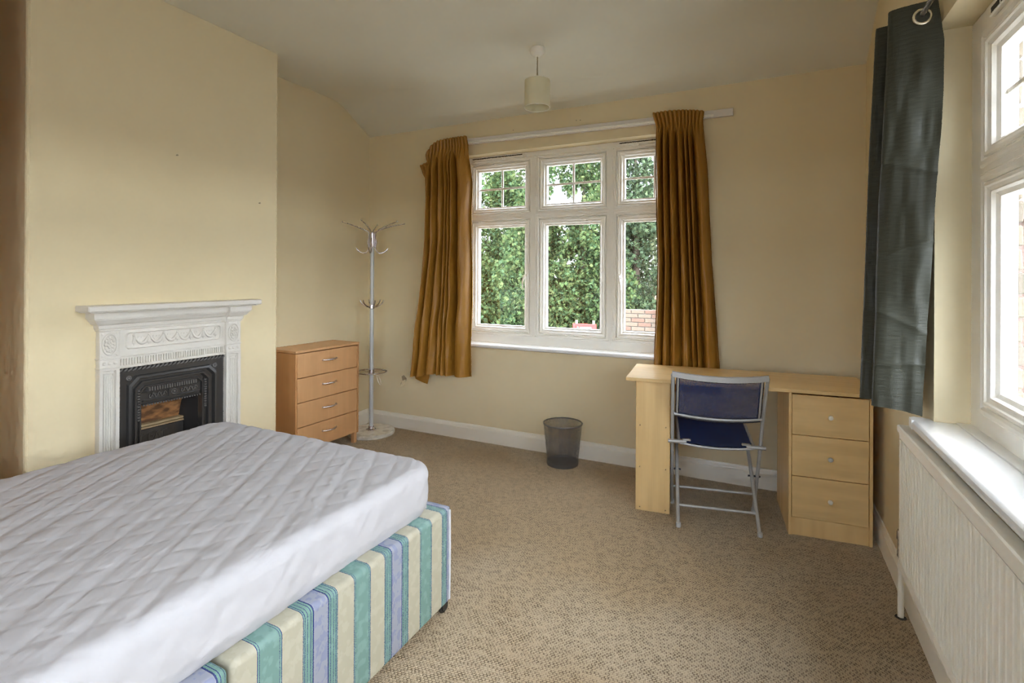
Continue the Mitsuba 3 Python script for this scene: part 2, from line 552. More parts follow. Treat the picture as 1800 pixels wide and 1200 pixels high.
# ------------------------------------------------------------------ windows
RINGF = [(-0.026, -0.004), (-0.026, 0.004), (-0.02, 0.008), (-0.008, 0.008), (0.0, 0.002), (0.0, -0.004)]
SASH = [(0.004, -0.062), (0.004, 0.002), (0.007, 0.006), (0.016, 0.006), (0.020, 0.001), (0.030, -0.004), (0.0345, -0.004), (0.040, -0.014), (0.052, -0.022), (0.052, -0.062)]


def handle(fn, u, v, side):
    base = bx(u - 0.010, u + 0.010, v - 0.03, v + 0.03, 0.004, 0.012, 0.003)
    neck = tube(bend([(u, v + 0.012, 0.01), (u, v + 0.012, 0.032), (u - side * 0.004, v, 0.043)]), 0.008, 8)
    lever = tube(bend([(u, v + 0.018, 0.036), (u - side * 0.006, v - 0.01, 0.046), (u - side * 0.013, v - 0.045, 0.047), (u - side * 0.013, v - 0.088, 0.040)]),
                 np.interp(np.linspace(0, 1, 25), [0, .3, .8, 1], [.0085, .0085, .0065, .005]), 8)
    return mapped(cat([base, neck, lever]), fn)


def window(name, fn, U0, U1, V0, V1, cols, rows, handles, bars, label):
    """cols, rows: sash openings (outer) along u and v."""
    struct(name, label=label, cat_='window')
    slab = sbox(U0, V0, U1, V1)
    for a, b in cols:
        for c, d in rows:
            slab = slab.difference(sbox(a, c, b, d))
    fr = [ext(slab, -0.072, 0.0)]
    for a, b in cols:
        for c, d in rows:
            fr.append(ring_frame(a, b, c, d, RINGF))
    part(name, 'frame', mapped(cat(fr), fn), 'upvc')
    for i in range(len(cols) - 1):
        c = (cols[i][1] + cols[i + 1][0]) / 2
        a, b = rows[0][0], rows[-1][1]
        w = 0.019
        pl = Polygon([(c - w, a - 0.008), (c, a - 0.036), (c + w, a - 0.008), (c + w, b + 0.008), (c, b + 0.036), (c - w, b + 0.008)])
        part(name, 'mullion', mapped(cat([ext(pl, -0.002, 0.0075), ext(pl.buffer(-0.007, join_style=2), 0.0, 0.0105)]), fn), 'upvc')
    for i in range(len(rows) - 1):
        c = (rows[i][1] + rows[i + 1][0]) / 2
        part(name, 'transom', mapped(bx(cols[0][0] + 0.01, cols[-1][1] - 0.01, c - 0.012, c + 0.012, -0.002, 0.006, 0.003), fn), 'upvc')
    for j, (c, d) in enumerate(rows):
        for i, (a, b) in enumerate(cols):
            s = part(name, 'sash', mapped(ring_frame(a, b, c, d, SASH), fn), 'upvc')
            g = ext(sbox(a + 0.046, c + 0.046, b - 0.046, d - 0.046), -0.0415, -0.0410)
            q = np.array([[a + 0.046, c + 0.046, -0.041], [b - 0.046, c + 0.046, -0.041], [b - 0.046, d - 0.046, -0.041], [a + 0.046, d - 0.046, -0.041]])
            part(s, 'pane', mapped((q, np.array([[0, 1, 2], [0, 2, 3]])), fn), 'glass')
            if j in bars:
                um, vm = (a + b) / 2, (c + d) / 2
                part(s, 'glazing_bar', mapped(bx(um - 0.008, um + 0.008, c + 0.05, d - 0.05, -0.046, -0.036, 0.002), fn), 'upvc')
                part(s, 'glazing_bar', mapped(bx(a + 0.05, b - 0.05, vm - 0.008, vm + 0.008, -0.046, -0.036, 0.002), fn), 'upvc')
            for (hi, hj, side) in handles:
                if (hi, hj) == (i, j):
                    u = (b - 0.026) if side > 0 else (a + 0.026)
                    part(s, 'handle', handle(fn, u, (c + d) / 2 - 0.01, side), 'upvc', 30)


fw1 = lambda u, v, w: (u, W1 - w, v)
window('window_1', fw1, H1[0] - 0.004, H1[1] + 0.004, 0.772, 2.2775, [(-2.163, -1.642), (-1.562, -1.034), (-0.958, -0.437)], [(0.865, 1.752), (1.814, 2.212)],
       [(0, 0, 1), (2, 0, -1)], (1,), 'white six-light casement window in the back wall')
for a, b in ((-2.14, -1.68), (-0.92, -0.46)):
    v = [mapped(bx(a, b, 2.243, 2.258, 0.0, 0.012, 0.002), fw1)]
    for k in range(6):
        c = a + 0.03 + (b - a - 0.06) * k / 5
        v.append(mapped(bx(c - 0.014, c + 0.014, 2.232, 2.247, 0.0, 0.009 + 0.004 * (k % 2), 0.002), fw1))
    part('window_1', 'trickle_vent', cat(v), 'upvc')
    part('window_1', 'vent_slot', mapped(bx(a - 0.02, b - 0.03, 2.260, 2.267, 0.0, 0.003), fw1), 'dark_gap')
# reveal seal shadow line, sill board with rounded nose
sp = [(0, 0.748), (0.135, 0.748), (0.143, 0.7505), (0.1485, 0.757), (0.1485, 0.767), (0.143, 0.7735), (0.135, 0.776), (0, 0.776)]
part('window_1', 'window_sill', mapped(ext(Polygon(sp), -2.27, -0.33), lambda o, z, s: (s, W1 - o, z)), 'sill_gloss', 30)

fw2 = lambda u, v, w: (W2 + w * -1.0, -u, v)
window('window_2', lambda u, v, w: (W2 - w, -u, v), -H2[1] - 0.004, -H2[0] + 0.004, 0.802, 2.145,
       [(-2.097, -1.53), (-1.462, -0.92), (-0.852, -0.31), (-0.242, 0.30), (0.368, 0.91), (0.978, 1.29)], [(0.903, 1.606), (1.68, 2.057)], [(1, 0, 1)], (1,),
       'white casement window above the radiator in the right wall')
fv2 = lambda u, v, w: (W2 - w, -u, v)
vt = [mapped(bx(-2.02, -1.66, 2.088, 2.118, 0.0, 0.016, 0.003), fv2)]
part('window_2', 'trickle_vent', cat(vt), 'upvc')
sl = [mapped(bx(-2.0 + k * 0.07, -1.94 + k * 0.07, 2.094, 2.110, 0.012, 0.0168), fv2) for k in range(5)]
part('window_2', 'vent_slot', cat(sl), 'dark_gap')
sp = [(0, 0.783), (0.150, 0.783), (0.157, 0.785), (0.161, 0.791), (0.162, 0.799), (0.160, 0.808), (0.154, 0.814), (0.147, 0.816), (0, 0.816)]
sb = mapped(ext(Polygon(sp), -1.36, 2.208), lambda o, z, s: (W2 - o, s, z))
hp = Polygon([(XR + 0.0, 2.20), (XR + 0.0, 2.252), (0.475, 2.262), (0.458, 2.245), (0.456, 2.20)])
horn = ext(hp, 0.7835, 0.8155)
part('window_2', 'window_sill', cat([sb, horn]), 'sill_gloss', 30)
part('window_2', 'sill_fillet', bx(0.579, W2 + 0.002, -1.37, 2.208, 0.815, 0.821, 0.002), 'sill_gloss')

window('window_3', lambda u, v, w: (u, YF - 0.09 + w, v), H3[0], H3[1], H3[2], H3[3], [(-1.43, -0.92), (-0.84, -0.30), (-0.22, 0.29)], [(0.89, 1.66), (1.73, 2.13)], [], (), 'unseen white casement window behind the camera, lighting the window wall')
# outer brick leaf round the right window: brickwork seen past the frame at the left of the glass
wo = sbox(YF - 0.2, -3.0, YB + 0.23, 3.0).difference(sbox(H2[0] - 0.02, H2[2], H2[1] + 0.01, H2[3]))
part('wall_right', 'outer_leaf', mapped(ext(wo, 0.17, 0.20), lambda u, v, w: (XR + w, u, v)), 'white_paint')
z, i = 0.72, 0
while z < 2.30:
    h = 0.066 + 0.004 * rng.random()
    d0 = 0.005 * rng.random()
    L = 0.215 if i % 2 else 0.105
    pts = bx(XR + 0.197, XR + 0.219 + 0.012 * rng.random(), 2.200 - d0, 2.205 + L, z, z + h, 0.006)
    v = pts[0] + 0.004 * (rng.random(pts[0].shape) - 0.5)
    part('wall_right', 'brick', (v, pts[1]), ('quoin_a', 'quoin_b', 'quoin_a')[i % 3])
    z += h + 0.008
    i += 1
struct('wall_outside', bx(XR + 0.20, XR + 0.213, 2.24, YB + 0.235, -3.0, 3.0), 'mortar')

# ------------------------------------------------------------------ curtain batten and pole
t = thing('curtain_rail', 'grey painted curtain batten fixed above the wide window', 'curtain rail')
bt = bx(-2.46, -0.183, YB - 0.024, YB, 0, 0.048, 0.003)
bt[0][:, 2] += 2.332 + (-0.183 - bt[0][:, 0]) * 0.0145
part(t, 'batten', bt, 'grey_batten')
rl = bx(-2.44, -0.30, YB - 0.034, YB - 0.022, 0.006, 0.020, 0.002)
rl[0][:, 2] += 2.332 + (-0.183 - rl[0][:, 0]) * 0.0145
part(t, 'track', rl, 'plastic_white')


def rust_curtain(name, label, XLf, XRf, ztop, zbot, widths, seed, yb, group=None):
    N = len(widths)
    r = np.random.default_rng(seed)
    cols, rows = 460, 150
    s = np.linspace(0, 1, cols)
    tt = np.r_[np.linspace(0, 0.075, 26), np.linspace(0.085, 1, rows - 26)]
    # uneven folds: warp of s
    k = np.r_[0, np.cumsum(widths)] / np.sum(widths)
    ph = np.interp(s, k, np.arange(N + 1))
    amp = np.interp(s, np.linspace(0, 1, N), 0.75 + 0.45 * r.random(N))
    P = np.zeros((len(tt), cols, 3))
    for i, t in enumerate(tt):
        z0, z1 = ztop(s), zbot(s)
        z = z0 + (z1 - z0) * t
        hb = 0.5 + 0.5 * np.cos(PI * np.clip((t - 0.03) / 0.09, 0, 1))      # 1 in the header
        body = 1 - hb
        drift = 0.35 * np.sin(2.1 * t + 7 * s + seed) * t
        # broad rounded ridges between narrow deep valleys
        fold = 2 * np.abs(np.sin(PI * (ph + drift * 0.35))) ** 1.0 - 1.1
        A = 0.072 * amp * np.interp(t, [0, .1, .4, .78, .88, 1], [.3, .8, 1, .95, .55, .6])
        A = A * np.clip(np.minimum(s, 1 - s) * 30 + 0.15, 0, 1)
        hp_ = np.abs(np.sin(PI * s * 13 + 0.6 * np.sin(9 * s))) ** 0.5
        fine = 0.022 * hp_ - 0.012
        y = yb - body * (A * fold + 0.004 * np.sin(2 * PI * (ph * 2.3 + 3 * t))) - hb * (fine + 0.006 * np.cos(PI * t / 0.04))
        xs = s - body * (0.05 / N) * np.sin(2 * PI * (ph + drift * 0.35)) * np.minimum(1, 4 * s * (1 - s) * 3) * np.interp(s, k, np.r_[widths, widths[-1]]) / np.mean(widths)
        zz = z + hb * 0.005 * hp_ * (1 - t / 0.075 if t < .075 else 0)
        x = XLf(z) + (XRf(z) - XLf(z)) * xs
        y = y - 0.035 * np.interp(t, [.7, .86, 1], [0, 1, 1])
        hem = 0.003 * np.exp(-((t - 0.925) / 0.004) ** 2)
        P[i] = np.stack([x, y - hem, zz], -1)
    return thing(name, label, 'curtain', group, grid(P), 'rust_cloth', True)


ip = lambda zs, xs: (lambda z: np.interp(z, zs[::-1], xs[::-1]))
rust_curtain('rust_curtain', 'rust brown pleated curtain hanging straight behind the desk, right of the window',
             ip([2.39, 2.30, 2.0, 1.4, 0.76, 0.5], [-0.676, -0.652, -0.655, -0.640, -0.652, -0.655]), ip([2.39, 2.30, 2.0, 1.4, 0.76, 0.5], [-0.345, -0.358, -0.329, -0.300, -0.250, -0.24]),
             lambda s: 2.392 - 0.03 * s + 0.012 * np.sin(PI * s), lambda s: 0.575 + 0 * s, [0.9, 0.8, 1.1, 1.0, 0.6, 0.5, 1.7], 11, 3.478)
lc = rust_curtain('rust_curtain', 'rust brown curtain drooping off its hooks at the left of the window',
             ip([2.39, 2.29, 2.2, 1.9, 1.6, 0.9, 0.45], [-2.462, -2.490, -2.478, -2.472, -2.470, -2.555, -2.612]), ip([2.39, 2.20, 2.04, 1.8, 1.25, 0.5], [-2.097, -2.075, -2.050, -2.057, -2.048, -2.030]),
             lambda s: np.interp(s, [0, .06, .14, .26, .5, 1], [2.285, 2.335, 2.372, 2.392, 2.400, 2.402]),
             lambda s: np.interp(s, [0, .2, .24, 1], [0.485, 0.497, 0.520, 0.527]), [0.7, 0.9, 1.1, 0.45, 0.5, 0.45, 2.1], 23, 3.455)
# loose end of the header and the flap of lining at the foot
P = []
for b in np.r_[np.linspace(0, 0.12, 8), np.linspace(0.14, 1, 22)]:
    row = []
    for a in np.linspace(0, 1, 70):
        if b <= 0.12:
            q = b / 0.12
            row.append((-2.557 + 0.165 * a + 0.030 * q, 3.470 - 0.016 * abs(math.sin(17 * a)) ** 0.6 + 0.012 * q, 2.212 + 0.055 * a - 0.080 * q))
        else:
            q = (b - 0.12) / 0.88
            row.append((-2.520 + 0.110 * a * (1 - 0.3 * q) + 0.045 * q, 3.488 - 0.016 * abs(math.sin(8 * a + q)), (2.132 + 0.055 * a) * (1 - q) + 1.50 * q))
    P.append(row)
P = np.array(P)
part(lc, 'loose_header', grid(P), 'rust_cloth', True)
P = np.array([[(-2.612 + 0.170 * a * (1 - 0.25 * b), 3.492 - 0.012 * math.sin(3 * a), 0.56 - b * (0.105 + 0.035 * a)) for a in np.linspace(0, 1, 14)] for b in np.linspace(0, 1, 10)])
part(lc, 'hanging_corner', grid(P), 'rust_cloth', True)

# green eyelet curtain on its pole
t = thing('curtain_pole', 'thin metal curtain pole above the right-hand window', 'curtain pole')
PX, PZ = 0.466, 2.178
part(t, 'pole', line((PX, -1.5, PZ), (PX, 2.47, PZ), 0.008, 12), 'satin_steel', 30)
part(t, 'finial', ball((PX, 2.48, PZ), 0.014, 2), 'satin_steel', True)
for y in (2.44, 0.4, -1.45):
    part(t, 'bracket', cat([line((PX, y, PZ - 0.012), (XR + 0.004, y, PZ - 0.012), 0.006, 8), line((XR - 0.006, y, PZ - 0.012), (XR + 0.002, y, PZ - 0.012), 0.022, 16)]), 'satin_steel', 30)

tp = np.array([(0.60, 0.0, -1), (0.45, 0, 0)])
fold = [(1.0, 2.120), (0.5, 2.132), (0.08, 2.152), (-0.02, 2.172), (0.10, 2.194), (0.6, 2.215), (0.98, 2.228), (1.02, 2.246), (0.92, 2.262), (0.4, 2.270), (-0.08, 2.284),
        (-0.14, 2.302), (-0.05, 2.320), (0.5, 2.330), (0.9, 2.342), (0.96, 2.358), (0.85, 2.372), (0.4, 2.380), (0.0, 2.392)]
fb = bend([(a, b, 0) for a, b in fold], 10)
rows = 220
P = np.zeros((rows, len(fb), 3))
for i, q in enumerate(np.linspace(0, 1, rows)):
    z = 2.222 + (0.853 - 2.222) * q
    xl = np.interp(q, [0, .12, .5, 1], [0.383, 0.379, 0.360, 0.338])
    xr = np.interp(q, [0, .10, .22, .5, .72, 1], [0.505, 0.522, 0.520, 0.498, 0.485, 0.470])
    u, yy = fb[:, 0], fb[:, 1]
    n1 = meshkit.fbm(np.stack([u * 2.5, yy * 6, np.full_like(u, q * 3.2)], -1), 3, 4) - 0.5
    x = xl + (xr - xl) * u
    y = yy + 0.05 * n1 * min(1, q * 4) + 0.012 * np.sin(3.0 * u + 5 * q) * q
    for qc, sl in ((0.40, .03), (0.60, -.05), (0.78, .04), (0.885, -.02)):   # creases ironed in by long folding
        y = y - 0.007 * np.exp(-np.abs(q - qc - sl * (u - 0.5)) / 0.007)
    P[i] = np.stack([x, y, z + 0.010 * np.sin(2.4 * u + 1) * q - 0.004 * u], -1)
gc = thing('green_curtain', 'dark green satin eyelet curtain bunched beside the right-hand window', 'curtain')
part(gc, 'cloth', grid(P), 'green_satin', True)
for y in (2.128, 2.208, 2.276, 2.335):
    part(gc, 'eyelet', torus((PX, y, PZ - 0.006), 0.0235, 0.0055, 1, 32, 8), 'brass_ring', True)

# ------------------------------------------------------------------ fireplace (s = y, z, d out of the breast)
ff = lambda s, z, d: (XB + d, s, z)


def fx(s0, s1, z0, z1, d0, d1, b=0.002):
    return bx(XB + d0, XB + d1, s0, s1, z0, z1, b)


fp = thing('fireplace', 'white painted cast iron fireplace with a black grate on the chimney breast', 'fireplace')
part(fp, 'mantel_shelf', cat([fx(1.237, 2.127, 1.130, 1.158, 0, 0.12, 0.004), fx(1.250, 2.114, 1.124, 1.132, 0, 0.108, 0.003)]), 'fire_paint')


def loft_rect(levels):
    lv = [[(s0, z, 0.0), (s1, z, 0.0), (s1, z, d), (s0, z, d)] for s0, s1, z, d in levels]
    v, f = rings(lv)
    n = len(v)
    f = np.vstack([f, [[0, 2, 1], [0, 3, 2], [n - 4, n - 3, n - 2], [n - 4, n - 2, n - 1]]])
    return mapped((v, f), ff)


CO = [(0.0, 1.030), (0.004, 1.034), (0.004, 1.040), (0.009, 1.046), (0.010, 1.060), (0.014, 1.064), (0.022, 1.068), (0.028, 1.078), (0.036, 1.088), (0.036, 1.092), (0.042, 1.094), (0.042, 1.126)]
part(fp, 'cornice', loft_rect([(1.322 - o, 2.046 + o, z, 0.022 + o) for o, z in CO]), 'fire_paint')
for a, b in ((1.320, 1.405), (1.957, 2.048)):
    lft = a < 1.5
    o1, o2 = (1, .12) if lft else (.12, 1)
    p = part(fp, 'pilaster', cat([fx(a, b, 0, 0.857, 0, 0.022), ] + [mapped(ring_frame(a, b, 0.0, 0.857, [(0, 0.0), (0, 0.037), (0.015, 0.037), (0.018, 0.028), (0.018, 0.02)]), ff)]
                                 + [mapped(ring_frame(a + 0.020, b - 0.020, 0.06, 0.830, [(0, 0.02), (0, 0.031), (0.003, 0.031), (0.005, 0.027), (0.005, 0.02)]), ff)]
                                 + [line((XB + 0.023, a + 0.028 + k * (b - a - 0.056) / 3, 0.075), (XB + 0.023, a + 0.028 + k * (b - a - 0.056) / 3, 0.815), 0.0055, 8) for k in range(4)]), 'fire_paint')
    part(fp, 'pilaster_cap', loft_rect([(a - o1 * o, b + o2 * o, z, 0.036 + o) for o, z in CO]), 'fire_paint')
    part(fp, 'plinth', fx(a - 0.006, b + 0.004, 0, 0.11, 0, 0.046, 0.004), 'fire_paint')
    bb = part(fp, 'bead_block', cat([fx(a, b, 0.852, 1.034, 0, 0.036), fx(a - 0.004, b, 0.851, 0.858, 0, 0.042, 0.002), fx(a - 0.004, b, 0.896, 0.904, 0, 0.042, 0.002)]), 'fire_paint')
    for k in range(3):
        part(bb, 'boss', ball((XB + 0.036, a + (b - a) * (0.22 + 0.28 * k), 0.877), 0.0085, 2, (0.8, 1, 1)), 'fire_paint', True)
    # oval rosette: rim, petals, heart and four corner buds
    cy, cz = (a + b) / 2, 0.968
    th = np.linspace(0, 2 * PI, 40)
    ros = [tube(np.stack([np.full_like(th, XB + 0.039), cy + 0.031 * np.cos(th), cz + 0.050 * np.sin(th)], -1), 0.0045, 6, False)]
    for k in range(12):
        q = 2 * PI * k / 12
        ros.append(ball((XB + 0.037, cy + 0.019 * math.cos(q), cz + 0.033 * math.sin(q)), 0.008, 1, (0.9, 0.85, 1.1)))
    for k in range(6):
        q = 2 * PI * k / 6 + 0.3
        ros.append(ball((XB + 0.038, cy + 0.009 * math.cos(q), cz + 0.014 * math.sin(q)), 0.0065, 1, (1, 0.85, 1.1)))
    ros.append(ball((XB + 0.039, cy, cz), 0.006, 1))
    for sy in (-1, 1):
        for sz in (-1, 1):
            ros.append(ball((XB + 0.036, cy + sy * 0.031, cz + sz * 0.052), 0.006, 1, (0.6, 1, 1)))
    part(fp, 'rosette', cat(ros), 'fire_paint', True)
part(fp, 'frieze', cat([fx(1.40, 1.96, 0.845, 1.034, 0, 0.020), fx(1.40, 1.96, 0.897, 0.904, 0, 0.028, 0.002), fx(1.40, 1.96, 0.843, 0.850, 0, 0.028, 0.002)]), 'fire_paint')
part(fp, 'fluted_band', cat([fx(1.415 + k * 0.01255, 1.4215 + k * 0.01255, 0.857, 0.891, 0.018, 0.0295, 0.002) for k in range(43)]), 'fire_paint')
pan = []
cp = lambda o: [(1.436 + o, 0.932 + 0.012), (1.436 + o + 0.012, 0.932 + o * 0.6), (1.934 - o - 0.012, 0.932 + o * 0.6), (1.934 - o, 0.932 + 0.012 + o * 0.3), (1.934 - o, 1.016 - 0.012 - o * .3), (1.934 - o - 0.012, 1.016 - o * 0.6), (1.436 + o + 0.012, 1.016 - o * 0.6), (1.436 + o, 1.016 - 0.012)]
pan.append(mapped(rings([[(s, z, d) for s, z in cp(o)] for o, d in ((0, 0.019), (0.003, 0.030), (0.007, 0.030), (0.010, 0.019))]), ff))
x0, n = 1.475, 6
pit = (1.90 - x0) / n
for k in range(n + 1):
    c = x0 + k * pit
    pan.append(ball((XB + 0.021, c, 1.000), 0.0075, 1, (1.2, 1, 1)))
    pan.append(ball((XB + 0.021, c + 0.006, 0.993), 0.0045, 1, (0.7, 1, 1.3)))
    for q, dz in ((-0.005, 0.036), (0.0, 0.044), (0.005, 0.036)):
        pan.append(tube(np.array([(XB + 0.020, c, 0.995), (XB + 0.0225, c + q, 0.985 - dz * .5), (XB + 0.020, c + q * 1.4, 0.992 - dz)]), [0.003, 0.0048, 0.002], 6))
    if k < n:
        a = np.linspace(0, 1, 11)
        pan.append(tube(np.stack([XB + 0.021 + 0.004 * np.sin(PI * a), c + pit * a, 0.999 - 0.042 * np.sin(PI * a)], -1), 0.003 + 0.006 * np.sin(PI * a), 6))
        for q in (0.3, 0.5, 0.7):
            pan.append(ball((XB + 0.021, c + pit * q, 1.000 - 0.012 * math.sin(PI * q)), 0.0035, 1))
part(fp, 'festoon_panel', cat(pan), 'fire_paint', True)

# the iron insert


def arch(s0, s1, zt, c, d):
    return [(s0, 0.0, d), (s0, zt - c, d), (s0 + c, zt, d), (s1 - c, zt, d), (s1, zt - c, d), (s1, 0.0, d)]


def strip(levels):
    n = len(levels[0])
    v = np.vstack([np.array(l, float) for l in levels])
    f = [[i * n + j, i * n + j + 1, (i + 1) * n + j + 1, (i + 1) * n + j] for i in range(len(levels) - 1) for j in range(n - 1)]
    return mapped((v, tri(np.array(f))), ff)


plate = [(1.405, 1.957, 0.845, 0.0, 0.0), (1.405, 1.957, 0.845, 0.0, 0.010), (1.448, 1.914, 0.798, 0.038, 0.010)]
steps = [(1.452, 1.908, 0.792, 0.040, 0.024), (1.464, 1.896, 0.781, 0.038, 0.026), (1.470, 1.890, 0.775, 0.037, 0.006), (1.482, 1.878, 0.764, 0.035, 0.004), (1.486, 1.874, 0.760, 0.034, 0.014),
         (1.494, 1.866, 0.752, 0.032, 0.014), (1.499, 1.861, 0.747, 0.031, -0.006), (1.512, 1.848, 0.735, 0.028, -0.008), (1.515, 1.845, 0.732, 0.026, 0.000), (1.522, 1.838, 0.726, 0.024, 0.000), (1.525, 1.835, 0.722, 0.023, -0.10)]
ii = part(fp, 'iron_surround', strip([arch(*a) for a in plate + steps]), 'iron', label='black cast iron surround')
rope = []
for k in range(26):
    c = 1.415 + k * 0.0214
    rope.append(tube(np.array([(XB + 0.010, c - 0.004, 0.822), (XB + 0.016, c + 0.006, 0.831), (XB + 0.010, c + 0.017, 0.841)]), [0.003, 0.0058, 0.003], 6))
part(ii, 'rope_moulding', cat(rope), 'worn_iron', True)
for s in (1.458, 1.903):
    part(ii, 'bolt', cat([torus((XB + 0.012, s, 0.787), 0.010, 0.0035, 0, 18, 8), ball((XB + 0.012, s, 0.787), 0.006, 2, (0.8, 1, 1))]), 'worn_iron', True)
part(ii, 'dentil_strip', cat([fx(1.556 + k * 0.0126, 1.564 + k * 0.0126, 0.703, 0.724, -0.02, 0.006, 0.001) for k in range(20)]), 'worn_iron')
part(ii, 'dentil_strip', cat([fx(1.500, 1.513, 0.56 + k * 0.0135, 0.569 + k * 0.0135, -0.012, 0.008, 0.001) for k in range(12)]), 'worn_iron')
part(ii, 'dentil_strip', cat([fx(1.847, 1.860, 0.56 + k * 0.0135, 0.569 + k * 0.0135, -0.012, 0.008, 0.001) for k in range(12)]), 'worn_iron')
hd = [fx(1.524, 1.836, 0.640, 0.726, -0.028, -0.012, 0.002), fx(1.530, 1.830, 0.698, 0.704, -0.02, 0.0, 0.002), fx(1.530, 1.830, 0.650, 0.657, -0.02, 0.0, 0.002), fx(1.528, 1.832, 0.634, 0.640, -0.03, -0.004, 0.002),
      fx(1.660, 1.712, 0.657, 0.698, -0.02, -0.003, 0.002)]
orn = []
for q in range(22):
    orn.append(ball((XB - 0.006, 1.535 + q * 0.01395, 0.631), 0.0045, 1))
orn.append(torus((XB - 0.002, 1.686, 0.678), 0.013, 0.003, 0, 18, 6))
orn.append(ball((XB - 0.001, 1.686, 0.678), 0.006, 1))
r = np.random.default_rng(3)
for c0, c1 in ((1.560, 1.648), (1.724, 1.812)):
    for k in range(6):
        c = c0 + (c1 - c0) * (k + .5) / 6
        a = np.linspace(0, 1.6 * PI, 9)
        orn.append(tube(np.stack([np.full(9, XB - 0.007), c + (0.008 - 0.0008 * np.arange(9)) * np.cos(a), 0.677 + (0.013 - 0.001 * np.arange(9)) * np.sin(a) * (1 if k % 2 else -1)], -1), 0.0028, 6))
hk = part(ii, 'hood', cat(hd), 'iron', 30)
part(ii, 'hood_ornament', cat(orn), 'worn_iron', 30)
# firebox: cheeks, sloping brick back, ledges and the lettered plate
ck = lambda s0, s1, z0, z1: None
q = np.array([(XB - 0.10, 1.835, 0), (XB - 0.10, 1.835, 0.70), (XB - 0.16, 1.79, 0.66), (XB - 0.20, 1.77, 0.47), (XB - 0.16, 1.79, 0.0),
              (XB - 0.02, 1.845, 0), (XB - 0.02, 1.842, 0.70)])
cheek = []
for sg in (1, -1):
    m = lambda y: y if sg > 0 else 2 * 1.68 - y
    pts = [(XB - 0.005, m(1.846), 0.0), (XB - 0.005, m(1.846), 0.74), (XB - 0.12, m(1.812), 0.74), (XB - 0.17, m(1.800), 0.47), (XB - 0.15, m(1.800), 0.0)]
    v = np.array(pts)
    cheek.append((v, np.array([[0, 1, 2], [0, 2, 3], [0, 3, 4]])))
    cheek.append((v + [0, sg * 0.01, 0], np.array([[0, 2, 1], [0, 3, 2], [0, 4, 3]])))
fbx = part(fp, 'firebox', cat(cheek), 'soot', label='sooty black cheeks of the fire opening')
part(fbx, 'back_brick', (np.array([(XB - 0.168, 1.55, 0.46), (XB - 0.168, 1.81, 0.46), (XB - 0.105, 1.815, 0.75), (XB - 0.105, 1.545, 0.75)]), np.array([[0, 1, 2], [0, 2, 3]])), 'firebrick', label='rusty brown firebrick back')
part(fbx, 'ledge', cat([fx(1.553, 1.808, 0.492, 0.504, -0.17, -0.118, 0.002), fx(1.553, 1.806, 0.480, 0.489, -0.17, -0.112, 0.002)]), 'rust_ledge')
part(fbx, 'grate_plate', cat([fx(1.55, 1.806, 0.0, 0.478, -0.17, -0.116, 0.002), fx(1.55, 1.84, 0.398, 0.405, -0.16, -0.085, 0.002), fx(1.54, 1.845, 0.380, 0.387, -0.16, -0.070, 0.002), fx(1.53, 1.845, 0.0, 0.372, -0.16, -0.060, 0.003)]), 'iron')
tx = meshkit.text_mesh('BEAT', 0.036, 0.004, True)
v = np.array(tx.vertices)
part(fbx, 'raised_lettering', (np.stack([XB - 0.117 + v[:, 2], 1.578 + v[:, 0] * 1.1, 0.418 + v[:, 1]], -1), np.array(tx.faces)), 'iron')
part(fp, 'hearth', fx(1.30, 2.07, 0.0, 0.02, 0.0, 0.26, 0.003), 'iron')

# ------------------------------------------------------------------ chest of drawers
CH0, CA = np.array([-2.865, 3.105, 0.0]), 1.2   # front right foot corner; local x: along the front to the left (-y), local y: depth


def chest_map(m):
    # local: a along the front (0 right .. 0.6 left), b depth backwards, z
    v, f = m
    a, b, z = v[:, 0], v[:, 1], v[:, 2]
    t = math.radians(CA)
    ex, ey = np.array([-math.sin(t), -math.cos(t)]), np.array([-math.cos(t), math.sin(t)])
    return np.stack([CH0[0] + a * ex[0] + b * ey[0], CH0[1] + a * ex[1] + b * ey[1], z], -1), f


def cbx(*a):
    v, f = chest_map(bx(*a))
    return v, f[:, ::-1] if trimesh.Trimesh(v, f, process=False).volume < 0 else f


cd = thing('chest_of_drawers', 'small beech-effect chest of four drawers in the alcove', 'chest of drawers')
part(cd, 'carcass', cat([cbx(0, 0.016, 0.0, 0.285, 0.078, 0.766, .001), cbx(0.584, 0.6, 0.0, 0.285, 0.078, 0.766, .001), cbx(0.016, 0.584, 0.27, 0.285, 0.078, 0.766),
                         cbx(0.016, 0.584, 0.02, 0.27, 0.078, 0.092)]), 'beech_side')
part(cd, 'top_panel', cbx(-0.002, 0.602, -0.003, 0.287, 0.768, 0.785, 0.0015), 'beech')
for k in range(4):
    z0 = 0.082 + k * 0.1712
    d = part(cd, 'drawer', cat([cbx(0.0185, 0.5815, 0.001, 0.018, z0, z0 + 0.1662, 0.001), cbx(0.03, 0.57, 0.018, 0.24, z0 + 0.01, z0 + 0.13)]), 'beech')
    a = np.linspace(0, 1, 17)
    hz = z0 + 0.098
    hp = np.stack([0.236 + 0.128 * a, -0.006 - 0.024 * np.sin(PI * a) ** 0.7, np.full(17, hz)], -1)
    hm = tube(hp, 0.0046 + 0.0018 * np.sin(PI * a), 10, True, 1.0)
    v, f = chest_map(cat([hm, line((0.238, 0.004, hz), (0.238, -0.010, hz), 0.006, 10), line((0.362, 0.004, hz), (0.362, -0.010, hz), 0.006, 10)]))
    part(d, 'handle', (v, f), 'chrome', 40, label='curved chrome bow handle')
for a in (0.012, 0.558):
    for b in (0.008, 0.245):
        part(cd, 'foot', cbx(a, a + 0.03, b, b + 0.03, 0.0, 0.079, 0.001), 'beech')

